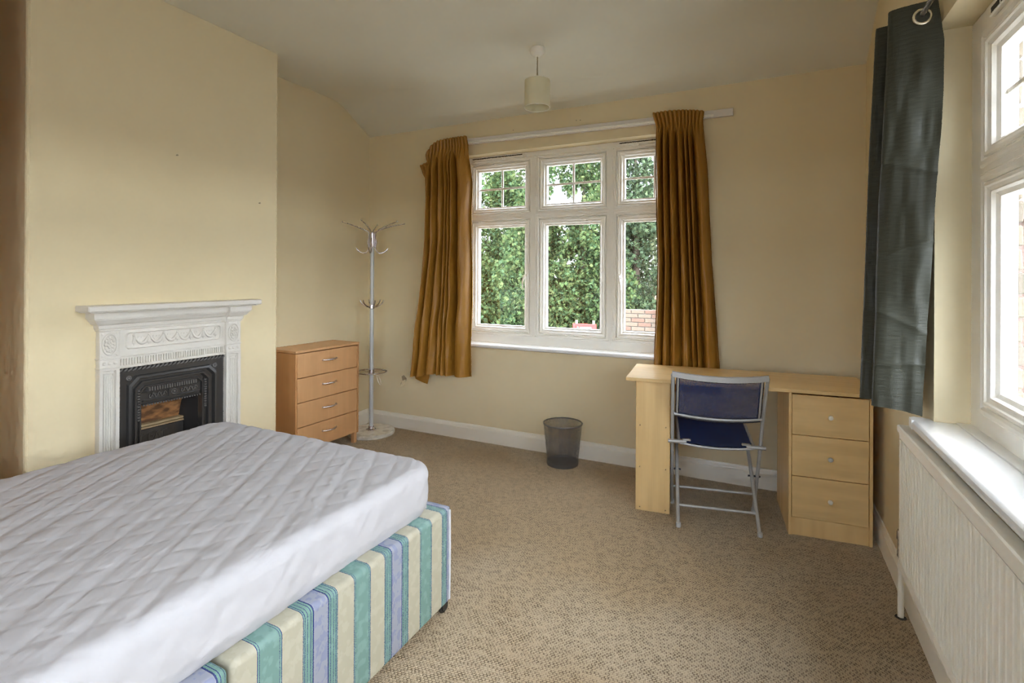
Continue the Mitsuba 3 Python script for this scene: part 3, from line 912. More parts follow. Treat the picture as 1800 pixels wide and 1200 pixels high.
# ------------------------------------------------------------------ unseen cupboard in the near alcove, placed to darken the breast side
cu = thing('unseen_cupboard', 'unseen brown cupboard out of view in the near alcove, darkening the side of the chimney breast', 'cupboard')
part(cu, 'carcass', cat([bx(XL + 0.003, -2.80, -1.20, 0.905, 0.0, 2.72), bx(-2.80, -2.79, -1.20, 0.905, 0.0, 0.08)]), 'beech_side')
for y0, y1 in ((-1.19, -0.50), (-0.49, 0.20), (0.21, 0.90)):
    d = part(cu, 'door', cat([bx(-2.799, -2.781, y0, y1, 0.09, 2.70, 0.002), mapped(ring_frame(y0, y1, 0.09, 2.70, [(0.0, 0.0), (0.0, 0.012), (0.07, 0.012), (0.075, 0.004), (0.075, 0.0)]), lambda u, v, w: (-2.782 + w, u, v))]), 'beech_side')
    part(d, 'handle', line((-2.768, y1 - 0.035, 1.0), (-2.768, y1 - 0.035, 1.15), 0.006, 8), 'chrome', 30)

# ------------------------------------------------------------------ coat stand
cs = thing('coat_stand', 'grey and chrome coat stand on a round marble base in the corner', 'coat stand')
cx, cy = -2.925, 3.318
part(cs, 'base', lathe([(0, 0.0), (0.185, 0.0), (0.19, 0.004), (0.19, 0.024), (0.183, 0.030), (0.05, 0.034), (0, 0.034)], 48, (cx, cy, 0)), 'marble', 30, label='round white marble base')
part(cs, 'base_collar', lathe([(0.042, 0.032), (0.042, 0.036), (0.024, 0.042), (0.022, 0.062), (0.016, 0.062)], 24, (cx, cy, 0)), 'chrome', 30)
part(cs, 'pole', line((cx, cy, 0.034), (cx, cy, 1.665), 0.0165, 20), 'stand_grey', 30)
part(cs, 'head', lathe([(0, 1.672), (0.012, 1.672), (0.019, 1.666), (0.021, 1.655), (0.021, 1.60), (0.019, 1.555), (0.0165, 1.545)], 24, (cx, cy, 0)), 'chrome', 30)
vr = np.array([math.cos(YAW), math.sin(YAW), 0])
va = np.array([-math.sin(YAW), math.cos(YAW), 0])
for ang, tip in ((178, (-0.252, 1.755)), (-22, (0.245, 1.748)), (8, (0.26, 1.742)), (-95, (0.24, 1.742)), (95, (0.24, 1.75))):
    L = abs(tip[0])
    dr_ = vr * math.cos(math.radians(ang)) + va * math.sin(math.radians(ang))
    c = np.array([cx, cy, 0])
    P = bend([c + dr_ * 0.024 + [0, 0, 1.55], c + dr_ * 0.027 + [0, 0, 1.64], c + dr_ * 0.040 + [0, 0, 1.675], c + dr_ * 0.13 + [0, 0, 1.712], c + dr_ * L + [0, 0, tip[1]]])
    a = part(cs, 'arm', tube(P, np.interp(np.linspace(0, 1, len(P)), [0, .4, .6, 1], [.0042, .0042, .0058, .003]), 8), 'chrome', 40)
    part(a, 'knob', ball(P[-1], 0.0065, 1), 'chrome', True)
for ang in (185, 100, 5, -88):
    dr_ = vr * math.cos(math.radians(ang)) + va * math.sin(math.radians(ang))
    c = np.array([cx, cy, 0])
    P = bend([c + dr_ * 0.026 + [0, 0, 1.62], c + dr_ * 0.036 + [0, 0, 1.58], c + dr_ * 0.026 + [0, 0, 1.535], c + dr_ * 0.055 + [0, 0, 1.495], c + dr_ * 0.10 + [0, 0, 1.505], c + dr_ * 0.13 + [0, 0, 1.535]])
    part(cs, 'hook', tube(P, 0.0048, 8), 'chrome', 40)
part(cs, 'hook_collar', lathe([(0.0165, 1.035), (0.022, 1.037), (0.022, 1.067), (0.0165, 1.069)], 20, (cx, cy, 0)), 'chrome', 30)
for ang in (180, 120, 60, 0, -60, -120):
    dr_ = vr * math.cos(math.radians(ang)) + va * math.sin(math.radians(ang))
    c = np.array([cx, cy, 0])
    P = bend([c + dr_ * 0.02 + [0, 0, 1.05], c + dr_ * 0.045 + [0, 0, 1.052], c + dr_ * 0.08 + [0, 0, 1.075], c + dr_ * 0.098 + [0, 0, 1.105]])
    part(cs, 'hook', tube(P, 0.0045, 8), 'chrome', 40)
part(cs, 'umbrella_ring', cat([torus((cx, cy, 0.512), 0.122, 0.0045, 2, 44, 8)] + [line((cx + 0.016 * math.cos(q), cy + 0.016 * math.sin(q), 0.512), (cx + 0.12 * math.cos(q), cy + 0.12 * math.sin(q), 0.512), 0.003, 6) for q in (1.0, 3.1, 5.2)]
     + [lathe([(0.0165, 0.495), (0.0215, 0.497), (0.0215, 0.528), (0.0165, 0.53)], 20, (cx, cy, 0))]), 'chrome', 40)
e = vr * 0.07 - va * 0.095
P = bend([(cx + e[0], cy + e[1], 0.508), (cx + e[0] + 0.004, cy + e[1], 0.47), (cx + e[0] + 0.024, cy + e[1] + 0.01, 0.425), (cx + e[0] + 0.030, cy + e[1] + 0.01, 0.455), (cx + e[0] + 0.010, cy + e[1], 0.506)])
part(cs, 'tag_loop', tube(P, 0.003, 6, True, 0.4), 'plastic_white', True)

# ------------------------------------------------------------------ waste bin of wire mesh
bc = np.array([-1.262, 3.385, 0.0])
wbn = thing('waste_bin', 'grey wire mesh waste bin on the carpet by the skirting board', 'waste bin')
RB, RT, HB = 0.106, 0.134, 0.285
mesh = []
nn = 96
for sg in (1, -1):
    for k in range(nn):
        z = np.linspace(0.02, HB - 0.004, 9)
        R = RB + (RT - RB) * z / HB
        a = 2 * PI * k / nn + sg * (z / HB) * 1.15
        w = 0.0011 / R
        L = np.stack([R * np.cos(a - w), R * np.sin(a - w), z], -1)
        Rr = np.stack([R * np.cos(a + w), R * np.sin(a + w), z], -1)
        mesh.append(grid(np.stack([L, Rr], 1) + bc))
part(wbn, 'mesh_side', cat(mesh), 'bin_metal', kind='stuff')
part(wbn, 'rim', torus(bc + [0, 0, HB], RT, 0.0048, 2, 56, 8), 'bin_metal', True)
part(wbn, 'base_band', lathe([(0, 0.006), (RB - .002, 0.006), (RB + .001, 0.0), (RB + 0.003, 0.003), (RB + 0.0045, 0.024), (RB + 0.002, 0.026), (RB - 0.001, 0.010), (0, 0.010)], 48, bc), 'bin_metal', 30)

# ------------------------------------------------------------------ desk (turned 6.6 degrees)
DA = 5.6
DO = np.array([-0.696, 2.868, 0.0])


def dmap(m):
    return rot(m, DA, DO)


def dbx(*a):
    return dmap(bx(*a))


dk = thing('desk', 'maple-effect desk with three drawers standing under the right of the window', 'desk')
part(dk, 'desktop', dbx(0, 1.218, 0, 0.49, 0.726, 0.745, 0.002), 'maple_flat')
pd = part(dk, 'pedestal', cat([dbx(0.052, 0.236, 0.036, 0.052, 0.0, 0.726, .001), dbx(0.052, 0.236, 0.45, 0.466, 0.0, 0.726, .001), dbx(0.052, 0.068, 0.052, 0.45, 0.0, 0.726)]), 'maple', label='open shelf pedestal with a plain screwed front panel')
for z in (0.012, 0.235, 0.468):
    part(pd, 'shelf', dbx(0.068, 0.234, 0.052, 0.45, z, z + 0.016, .001), 'maple_flat')
for z in (0.018, 0.243, 0.476):
    for x in (0.075, 0.214):
        v, f = line((x, 0.0375, z), (x, 0.0345, z), 0.0035, 10)
        part(pd, 'screw', dmap((v, f)), 'screw')
un = part(dk, 'drawer_unit', cat([dbx(0.816, 0.829, 0.028, 0.47, 0.0, 0.726, .001), dbx(1.166, 1.180, 0.028, 0.47, 0.0, 0.726, .001), dbx(0.829, 1.166, 0.455, 0.47, 0.0, 0.726), dbx(0.829, 1.166, 0.036, 0.05, 0.0, 0.090, .001)]), 'maple')
for k, (a, b) in enumerate(((0.093, 0.2995), (0.3025, 0.5085), (0.5115, 0.714))):
    d = part(un, 'drawer', cat([dbx(0.8315, 1.1635, 0.030, 0.046, a, b, 0.001), dbx(0.84, 1.155, 0.046, 0.43, a + 0.01, b - 0.04)]), 'maple_flat')
    m = lathe([(0, 0.022), (0.009, 0.022), (0.0115, 0.019), (0.0115, 0.014), (0.006, 0.010), (0.006, 0.0)], 20)
    v = np.stack([0.9985 + m[0][:, 0], 0.030 - m[0][:, 2], (a + b) / 2 + m[0][:, 1]], -1)
    # thing > part > sub-part: the knob hangs on its drawer through the unit
    labels.pop(d, None)
    scene[key('drawer_knob', un)] = mikit.ply(dmap((v, m[1])), 'plastic_white' if k != 1 else 'stand_grey', 40)

# ------------------------------------------------------------------ folding chair (turned 11 degrees)
CAZ = 11.2
CO3 = np.array([-0.207, 2.838, 0.0])


def cmap(m):
    return rot(m, CAZ, CO3)


fc = thing('folding_chair', 'grey metal folding chair with navy mesh seat and back, pushed to the desk', 'chair')
WA, WBk = 0.224, 0.196
yA = lambda z: 0.300 - 0.373 * z + 0.0
yB = lambda z: 0.93 * z
for sx in (-1, 1):
    # back upright down to the front foot
    top = 0.80
    P = bend([(sx * WA * 1.015, yA(top) - 0.005, top), (sx * WA, yA(0.6) + 0.004, 0.6), (sx * WA * 0.995, yA(0.42), 0.42), (sx * WA * 0.985, yA(0.2), 0.2), (sx * WA * 0.97, yA(0.012), 0.012)], 6)
    part(fc, 'back_upright', cmap(tube(P, 0.0095, 12)), 'chair_grey', 40)
    # rear leg rising to the front of the seat
    P = np.array([(sx * WBk * 1.0, yB(0.012), 0.012), (sx * WBk * 0.985, yB(0.24), 0.24), (sx * WBk * 0.97, 0.445, 0.462)])
    part(fc, 'rear_leg', cmap(tube(P, 0.0095, 12)), 'chair_grey', 40)
    part(fc, 'pivot_bolt', cmap(line((sx * (WBk - 0.022), 0.214, 0.229), (sx * (WA + 0.012), 0.214, 0.229), 0.005, 8)), 'black_trim')
    part(fc, 'seat_rail', cmap(line((sx * 0.188, 0.130, 0.412), (sx * 0.188, 0.455, 0.465), 0.008, 10)), 'chair_grey', 30)
    part(fc, 'seat_hook', cmap(cat([line((sx * 0.150, 0.125, 0.412), (sx * 0.245, 0.125, 0.410), 0.0105, 12), bx(sx * 0.150 - 0.022, sx * 0.150 + 0.022, 0.115, 0.135, 0.417, 0.427, 0.003)])), 'chair_grey', 30)
    for q, ly in ((WBk, yB(0.006)), (WA * 0.97, yA(0.006))):
        part(fc, 'foot_cap', cmap(line((sx * q, ly, 0.0), (sx * q, ly, 0.022), 0.0125, 12)), 'stand_grey', 30)
part(fc, 'crossbar', cmap(line((-WBk, yB(0.085), 0.085), (WBk, yB(0.085), 0.085), 0.0072, 10)), 'chair_grey', 30)
part(fc, 'crossbar', cmap(line((-WA * .97, yA(0.115), 0.115), (WA * .97, yA(0.115), 0.115), 0.0072, 10)), 'chair_grey', 30)
aa = np.linspace(-1, 1, 21)
sag = lambda a: 0.045 * (1 - a ** 2)
part(fc, 'seat_bar', cmap(tube(np.stack([0.185 * aa, 0.125 + 0 * aa, 0.405 - 0.016 * (1 - aa ** 2)], -1), 0.0075, 10)), 'chair_grey', 30)
part(fc, 'seat_bar', cmap(tube(np.stack([0.19 * aa, 0.455 + 0 * aa, 0.467 - 0.010 * (1 - aa ** 2)], -1), 0.0085, 10)), 'chair_grey', 30)
# top rail: a deep curved rail; the back frame under it
tr = []
for z0, z1, e in ((0.786, 0.812, 0.010),):
    lv = []
    for a in aa:
        y = yA(0.8) - 0.006 - sag(a) * 0.55
        zz = -0.014 * (1 - a ** 2)
        lv.append([(WA * 1.03 * a, y - e, z0 + zz), (WA * 1.03 * a, y - e, z1 + zz), (WA * 1.03 * a, y + e * .6, z1 + zz + 0.003), (WA * 1.03 * a, y + e * .6, z0 + zz)])
    v, f = rings(lv)
    n = len(v)
    tr.append((v, np.vstack([f, [[0, 1, 2], [0, 2, 3], [n - 4, n - 2, n - 3], [n - 4, n - 1, n - 2]]])))
part(fc, 'top_rail', cmap(cat(tr)), 'chair_grey', 30)
bz0 = 0.572
low = np.stack([WA * 0.97 * aa, yA(0.57) - 0.004 - sag(aa) * 0.5, bz0 - 0.012 * (1 - aa ** 2)], -1)
part(fc, 'lower_rail', cmap(tube(low, 0.0085, 10)), 'chair_grey', 30)
for sx in (-1, 1):
    part(fc, 'side_rod', cmap(line((sx * WA * 0.90, yA(0.79) - 0.012, 0.785), (sx * WA * 0.90, yA(0.58) - 0.008, 0.582), 0.006, 8)), 'chair_grey', 30)
bk = []
zt = np.linspace(0, 1, 6)
for k in range(172):
    a = -0.86 + 1.72 * (k + .5) / 172
    w = 0.0033
    A_ = [a - w, a + w]
    P = np.array([[(WA * q, (yA(0.8) - 0.006 - sag(q) * .55) * (1 - t) + (yA(0.57) - 0.004 - sag(q) * .5) * t - 0.004, (0.788 - 0.014 * (1 - q ** 2)) * (1 - t) + (bz0 + 0.006 - 0.012 * (1 - q ** 2)) * t) for q in A_] for t in zt])
    bk.append(grid(P))
for t in np.linspace(0.01, 0.99, 26):
    P = np.array([[(WA * q, (yA(0.8) - 0.006 - sag(q) * .55) * (1 - tt) + (yA(0.57) - 0.004 - sag(q) * .5) * tt - 0.0038, (0.788 - 0.014 * (1 - q ** 2)) * (1 - tt) + (bz0 + 0.006 - 0.012 * (1 - q ** 2)) * tt) for q in np.linspace(-.87, .87, 14)] for tt in (t - .004, t + .004)])
    bk.append(grid(P))
part(fc, 'back_mesh', cmap(cat(bk)), 'navy', label='navy blue woven mesh backrest')
tr = []
for sx in (-1, 1):
    tr.append(line((sx * WA * 0.865, yA(0.79) - 0.012, 0.787), (sx * WA * 0.865, yA(0.58) - 0.009, 0.576), 0.0035, 6))
    tr.append(line((sx * WA * 0.93, yA(0.79) - 0.010, 0.785), (sx * WA * 0.93, yA(0.58) - 0.007, 0.580), 0.0035, 6))
for s0, dz, z in ((0.55, 0.014, 0.7845), (0.5, 0.012, bz0 + 0.011), (0.5, 0.012, bz0 - 0.011)):
    yb = yA(0.8) - 0.008 if z > .7 else yA(0.57) - 0.006
    tr.append(tube(np.stack([WA * 0.93 * aa, yb - sag(aa) * s0 - 0.004, z - dz * (1 - aa ** 2)], -1), 0.0032, 6))
part(fc, 'back_trim', cmap(cat(tr)), 'black_trim', 30)
S, Tt = np.meshgrid(np.linspace(-1, 1, 20), np.linspace(0, 1, 16), indexing='ij')
wS = 0.188 - 0.03 * (np.abs(Tt - 0.0) < 0.08)
P = np.stack([wS * S, 0.118 + 0.343 * Tt, 0.412 + 0.058 * Tt - (0.020 * np.sin(PI * np.clip(Tt, 0, 1)) + 0.010) * (1 - S ** 2)], -1)
sm = grid(P)
part(fc, 'seat', cmap(cat([sm, (sm[0] - [0, 0, 0.003], sm[1][:, ::-1])])), 'navy', True, label='navy blue sling seat')

# ------------------------------------------------------------------ pendant lamp
pl = thing('pendant_lamp', 'cream drum pendant lampshade hanging from the ceiling', 'lamp')
lx, ly = -1.296, 2.985
zc = float(zceil(np.array([lx]), np.array([ly]))[0])
part(pl, 'ceiling_rose', lathe([(0, -0.052), (0.012, -0.052), (0.014, -0.040), (0.036, -0.034), (0.046, -0.022), (0.048, -0.002), (0.048, 0.006), (0, 0.006)], 32, (lx, ly, zc)), 'plastic_white', 40, label='white ceiling rose')
part(pl, 'cord', line((lx, ly, zc - 0.05), (lx, ly, 2.50), 0.0042, 8), 'cord', 30)
sh = lathe([(0.0805, 2.545), (0.0805, 2.373), (0.0792, 2.373), (0.0792, 2.545), (0.0805, 2.545)], 48, (lx, ly, 0))
s_ = part(pl, 'shade', sh, 'shade_fabric', 40)
part(s_, 'wire_ring', cat([torus((lx, ly, 2.5445), 0.0805, 0.0018, 2, 48, 6), torus((lx, ly, 2.52), 0.02, 0.002, 2, 20, 6)]
                          + [line((lx + 0.02 * math.cos(q), ly + 0.02 * math.sin(q), 2.52), (lx + 0.08 * math.cos(q), ly + 0.08 * math.sin(q), 2.543), 0.0015, 6) for q in (0.4, 2.5, 4.6)]), 'plastic_white', 40)
part(s_, 'wire_ring', torus((lx, ly, 2.3735), 0.0805, 0.0018, 2, 48, 6), 'plastic_white', 40)
part(pl, 'lamp_holder', lathe([(0, 2.535), (0.010, 2.535), (0.016, 2.52), (0.017, 2.46), (0, 2.46)], 20, (lx, ly, 0)), 'plastic_white', 40)
part(pl, 'bulb', lathe([(0, 2.395), (0.016, 2.399), (0.026, 2.413), (0.027, 2.428), (0.019, 2.446), (0.012, 2.46), (0, 2.46)], 24, (lx, ly, 0)), 'plastic_white', True)

# ------------------------------------------------------------------ radiator
RX, RY0, RY1, RZ0, RZ1 = 0.442, 0.60, 2.325, 0.245, 0.768
rd = thing('radiator', 'cream ribbed panel radiator under the right-hand window', 'radiator')
pit = 0.0335
yy, xx = [], []
y = RY1 - 0.022
while y - pit > RY0 + 0.02:
    for q, o in ((0.0, 0.0), (0.0120, 0.0), (0.0145, 0.002), (0.0180, 0.016), (0.0200, 0.018), (0.0265, 0.018), (0.0285, 0.016), (0.0320, 0.002)):
        yy.append(y - q)
        xx.append(o)
    y -= pit
yy, xx = np.array(yy), np.array(xx)
zl = np.array([RZ0 + 0.034, RZ0 + 0.050, RZ1 - 0.062, RZ1 - 0.046])
P = np.zeros((len(zl), len(yy), 3))
for i, (z, k) in enumerate(zip(zl, (0, 1, 1, 0))):
    P[i] = np.stack([RX + xx * k + 0.001, yy, np.full_like(yy, z)], -1)
part(rd, 'front_panel', cat([grid(P[::-1]),  bx(RX + 0.0015, RX + 0.014, RY0, RY1 - 0.012, RZ0, RZ0 + 0.036, 0.003), bx(RX + 0.0015, RX + 0.014, RY0, RY1 - 0.012, RZ1 - 0.048, RZ1 - 0.012, 0.003),
                             bx(RX + 0.0012, RX + 0.014, RY1 - 0.036, RY1 - 0.012, RZ0 + 0.02, RZ1 - 0.02, 0.002), bx(RX + 0.0195, RX + 0.022, RY0, RY1 - 0.012, RZ0 + 0.02, RZ1 - 0.02)]), 'radiator_paint')
part(rd, 'top_casing', cat([bx(RX - 0.003, RX + 0.036, RY0, RY1, RZ1 - 0.014, RZ1, 0.004), bx(RX - 0.003, RX + 0.0015, RY0, RY1, RZ1 - 0.024, RZ1 - 0.004, 0.001)]), 'radiator_paint')
part(rd, 'side_panel', bx(RX + 0.006, RX + 0.035, RY1 - 0.014, RY1 - 0.002, RZ0 + 0.04, RZ1 - 0.01, 0.004), 'radiator_paint')
part(rd, 'back_panel', bx(RX + 0.026, RX + 0.035, RY0, RY1 - 0.014, RZ0, RZ1 - 0.02, 0.002), 'radiator_paint')
vx, vy = 0.475, 2.44
part(rd, 'valve', cat([tube(bend([(RX + 0.016, RY1 - 0.03, 0.275), (RX + 0.016, RY1 + 0.03, 0.275), (vx, vy - 0.03, 0.275), (vx, vy, 0.275)]), 0.010, 12), lathe([(0, 0.335), (0.012, 0.335), (0.014, 0.328), (0.014, 0.300), (0.011, 0.298), (0.011, 0.255), (0.013, 0.252), (0.013, 0.235), (0, 0.235)], 16, (vx, vy, 0))]), 'chrome', 30, label='chrome lockshield valve')
part(rd, 'pipe', line((vx, vy, 0.0), (vx, vy, 0.24), 0.0105, 14), 'white_paint', 30)
part(rd, 'pipe_hole_ring', lathe([(0.010, 0.0), (0.019, 0.0), (0.018, 0.002), (0.011, 0.004)], 20, (vx, vy, 0)), 'dark_gap', 30)  # dark ring on the carpet, painted for the shaded hole round the pipe
for y in (2.1, 1.0):
    part(rd, 'bracket', bx(RX + 0.034, XR - 0.001, y - 0.015, y + 0.015, RZ0 + 0.08, RZ1 - 0.09, 0.001), 'white_paint')

# ------------------------------------------------------------------ bed
BX0, BX1, BY0, BY1, BZ0, BZ1 = -2.445, -1.095, -0.22, 1.70, 0.036, 0.405
bd = thing('divan_base', 'blue, green and cream striped divan bed base on black castors', 'bed base')


def half(y0, y1):
    # rounded box with slightly puffed upper edge
    m = trimesh.convex.convex_hull(np.vstack([np.array(ball((x, y, z), 0.018, 2)[0]) for x in (BX0 + .018, BX1 - .018) for y in (y0 + .018, y1 - .018) for z in (BZ0 + .018, BZ1 - .018)]))
    return tm(m)


MID = 0.778
for y0, y1 in ((MID + 0.003, BY1), (BY0, MID - 0.003)):
    hb = part(bd, 'base_half', half(y0, y1), 'stripe_fabric', 30)
    if y1 == BY1:
        part(hb, 'corner_piping', cat([tube(bend([(BX1 - 0.004, BY1 - 0.004, BZ0 + .01), (BX1 - 0.003, BY1 - 0.003, 0.2), (BX1 - 0.004, BY1 - 0.004, BZ1 - 0.012)]), 0.0045, 8)]), 'piping', True)
part(bd, 'edge_piping', tube(bend([(BX1 - 0.006, BY1 - 0.004, BZ1 - 0.006), (-1.5, BY1 - 0.006, BZ1 - 0.002), (-2.0, BY1 - 0.006, BZ1 - 0.002), (BX0 + 0.01, BY1 - 0.006, BZ1 - 0.004)]), 0.006, 8), 'stripe_fabric', True)
for x, y in ((BX1 - 0.035, BY1 - 0.055), (BX1 - 0.035, 0.9), (BX0 + 0.05, BY1 - 0.05), (BX1 - 0.035, 0.0), (BX0 + 0.05, 0.0)):
    part(bd, 'castor', cat([torus((x + 0.016, y + 0.032, 0.028), 0.021, 0.0068, 0, 24, 8), line((x + 0.006, y + 0.032, 0.028), (x + 0.026, y + 0.032, 0.028), 0.019, 14), line((x + 0.012, y + 0.02, 0.028), (x + 0.008, y + 0.005, 0.06), 0.007, 8)]), 'caster_black', 40)

# mattress in its quilted protector: one skin wrapped over a rounded block, quilted in diamonds
MX0, MX1, MY0, MY1, MZ0, MZ1 = -2.425, -1.136, -0.17, 1.672, 0.400, 0.583
hx, hy = (MX1 - MX0) / 2, (MY1 - MY0) / 2
mxc, myc = (MX0 + MX1) / 2, (MY0 + MY1) / 2
RC = 0.038        # roll of the upper edge
drop = MZ1 - MZ0
step = 0.008


def axis_pts(h):
    flat = np.arange(-(h - RC), h - RC + 1e-6, step)
    return flat


def skin_profile(h):
    """Arc length s -> (horizontal, depth) over flat, roll and drop."""
    fl = np.linspace(-(h - RC), h - RC, int(2 * (h - RC) / step) + 1)
    a = np.linspace(0, PI / 2, 11)[1:]
    dn = np.linspace(RC, drop, 14)[1:]
    rx = np.r_[(h - RC) + RC * np.sin(a), np.full(len(dn), h)]
    rz = np.r_[-RC * (1 - np.cos(a)), -dn]
    return np.r_[-rx[::-1], fl, rx], np.r_[rz[::-1], 0 * fl, rz]


def seams(a, b):
    g1 = (0.85 * a + 0.53 * b) / 0.0835
    g2 = (0.85 * a - 0.53 * b) / 0.0835
    d1 = np.abs(g1 - np.round(g1)) * 0.0835
    d2 = np.abs(g2 - np.round(g2)) * 0.0835
    return d1, d2


xs, zx = skin_profile(hx)
ys, zy = skin_profile(hy)
XX, YY = np.meshgrid(xs, ys, indexing='ij')
ZX, ZY = np.meshgrid(zx, zy, indexing='ij')
# rounded plan corners
ax, ay = np.abs(XX), np.abs(YY)
rc = 0.11
ox, oy = np.maximum(ax - (hx - rc), 0), np.maximum(ay - (hy - rc), 0)
dd = np.hypot(ox, oy)
lim = np.maximum(ox, oy)
sc_ = np.where(dd > 1e-9, lim / np.maximum(dd, 1e-9), 1)
PXm = np.sign(XX) * (np.minimum(ax, hx - rc) + ox * sc_)
PYm = np.sign(YY) * (np.minimum(ay, hy - rc) + oy * sc_)
ZZ = MZ1 + np.minimum(ZX, ZY)
# unrolled coordinates for the quilting
ua = PXm + mxc - np.sign(XX) * np.minimum(ZX, 0) * 0.7
ub = PYm + myc - np.sign(YY) * np.minimum(ZY, 0) * 0.7
d1, d2 = seams(ua, ub)
top = np.clip(1 + np.minimum(ZX, ZY) / 0.12, 0, 1)
puff = 0.0045 * (1 - np.exp(-d1 / 0.006)) * (0.6 + 0.4 * (1 - np.exp(-d2 / 0.006)))
pp = np.stack([ua * 5, ub * 5, 0 * ua], -1)
wr_ = meshkit.fbm(np.stack([(0.85 * ua + 0.53 * ub) * 16, (-0.53 * ua + 0.85 * ub) * 5, 0 * ua], -1), 4, 9) - 0.5
soft = meshkit.fbm(pp * 0.5, 3, 2) - 0.5
side = 1 - np.clip(1 + np.minimum(ZX, ZY) / 0.05, 0, 1)
gath = meshkit.fbm(np.stack([ub * 38 + ua * 38, np.minimum(ZX, ZY) * 9, 0 * ua], -1), 3, 6) - 0.5
disp = puff * (0.6 + 0.4 * top) + 0.0055 * wr_ + 0.012 * soft + side * 0.007 * gath
# normal of the smooth block
P0 = np.stack([PXm + mxc, PYm + myc, ZZ], -1)
gu, gv = np.gradient(P0, axis=0), np.gradient(P0, axis=1)
N = np.cross(gu, gv)
N /= np.linalg.norm(N, axis=-1, keepdims=True) + 1e-12
# lower hem tucks in
tuck = np.clip((-np.minimum(ZX, ZY) - 0.135) / 0.05, 0, 1)
P1 = P0 + N * (disp - 0.020 * tuck)[..., None]
P1[..., 2] = np.maximum(P1[..., 2], 0.4065)
ma = thing('mattress', 'double mattress in a creased white quilted protector', 'mattress', None, grid(P1), 'sheet', True)

# ------------------------------------------------------------------ outside
struct('ground', bx(-150, 150, -150, 150, -3.3, -3.0), 'tarmac')
labels['ground']['label'] = 'street below the windows'


def foliage(seed, centers, radii, n, size, cols, sparse=0.0):
    r = np.random.default_rng(seed)
    centers, radii = np.array(centers, float), np.array(radii, float)
    w = np.prod(radii, 1) ** (2 / 3)
    k = r.choice(len(centers), n, p=w / w.sum())
    d = r.normal(size=(n, 3))
    d /= np.linalg.norm(d, axis=1, keepdims=True)
    rr = (0.62 + 0.42 * r.random(n)) ** (1 + sparse)
    p = centers[k] + d * radii[k] * rr[:, None]
    # drooping feathery sprays: direction outward and down
    dirn = d + 0.8 * r.normal(size=(n, 3)) * 0.6 + [0, 0, -0.25]
    dirn /= np.linalg.norm(dirn, axis=1, keepdims=True)
    s = np.cross(dirn, r.normal(size=(n, 3)))
    s /= np.linalg.norm(s, axis=1, keepdims=True)
    up_ = np.cross(s, dirn)
    L = size * (0.6 + 0.8 * r.random(n))[:, None]
    base = 0.66 * np.array(cols)[r.integers(0, len(cols), n)] * (0.7 + 0.6 * r.random((n, 1)))
    V, Fc, C = [], [], []
    # three leaflets, each a folded quad of two triangles
    for q, (a, l) in enumerate(((-0.8, 0.75), (-0.35, 0.9), (0.1, 1.0), (0.65, 0.8))):
        ax_ = dirn * math.cos(a) + s * math.sin(a)
        sd = s * math.cos(a) - dirn * math.sin(a)
        tip = p + ax_ * L * l
        m1_ = p + ax_ * L * l * 0.5 + sd * L * 0.12 + up_ * L * 0.05
        m2_ = p + ax_ * L * l * 0.5 - sd * L * 0.12 + up_ * L * 0.05
        V.append(np.stack([p, m1_, tip, m2_], 1))
    V = np.concatenate(V, 1).reshape(-1, 3)
    i = np.arange(n)[:, None] * 16
    Fc = np.concatenate([np.concatenate([i + 4 * q + np.array([0, 1, 2]), i + 4 * q + np.array([0, 2, 3])], 0) for q in range(4)], 0)
    C = np.repeat(base, 16, axis=0)
    return (V, Fc), C


GREEN = [(0.13, 0.20, 0.075), (0.10, 0.165, 0.07), (0.165, 0.23, 0.09), (0.11, 0.18, 0.09), (0.20, 0.25, 0.10)]
OLIVE = [(0.18, 0.205, 0.11), (0.14, 0.165, 0.09), (0.22, 0.24, 0.125), (0.16, 0.19, 0.11)]
DARKG = [(0.10, 0.145, 0.085), (0.12, 0.17, 0.09), (0.14, 0.19, 0.095)]


def tree(label, group, x, y, h, w, n, cols, seed, size=0.30, sparse=0.0):
    t = thing('conifer_tree', label, 'tree', group)
    r = np.random.default_rng(seed)
    cs_, rs_ = [], []
    m = 9
    for k in range(m):
        f = k / (m - 1)
        z = -2.7 + (h + 2.5) * f
        ww = w * (1.0 - 0.62 * f ** 2.2)
        for _ in range(3):
            cs_.append((x + r.normal() * ww * 0.42, y + r.normal() * ww * 0.30, z + r.normal() * 0.2))
            rs_.append((ww * (0.45 + 0.25 * r.random()), ww * (0.45 + 0.2 * r.random()), 0.5 + 0.35 * r.random()))
    (V, Fc), C = foliage(seed, cs_, rs_, n, size, cols, sparse)
    part(t, 'crown', (V, Fc), 'leaf', kind='stuff', color=C)
    part(t, 'trunk', tube(np.array([(x, y, -3.05), (x + .05, y, 0), (x, y + .05, h - 0.6)]), [0.16, 0.12, 0.03], 8), 'bark', True)


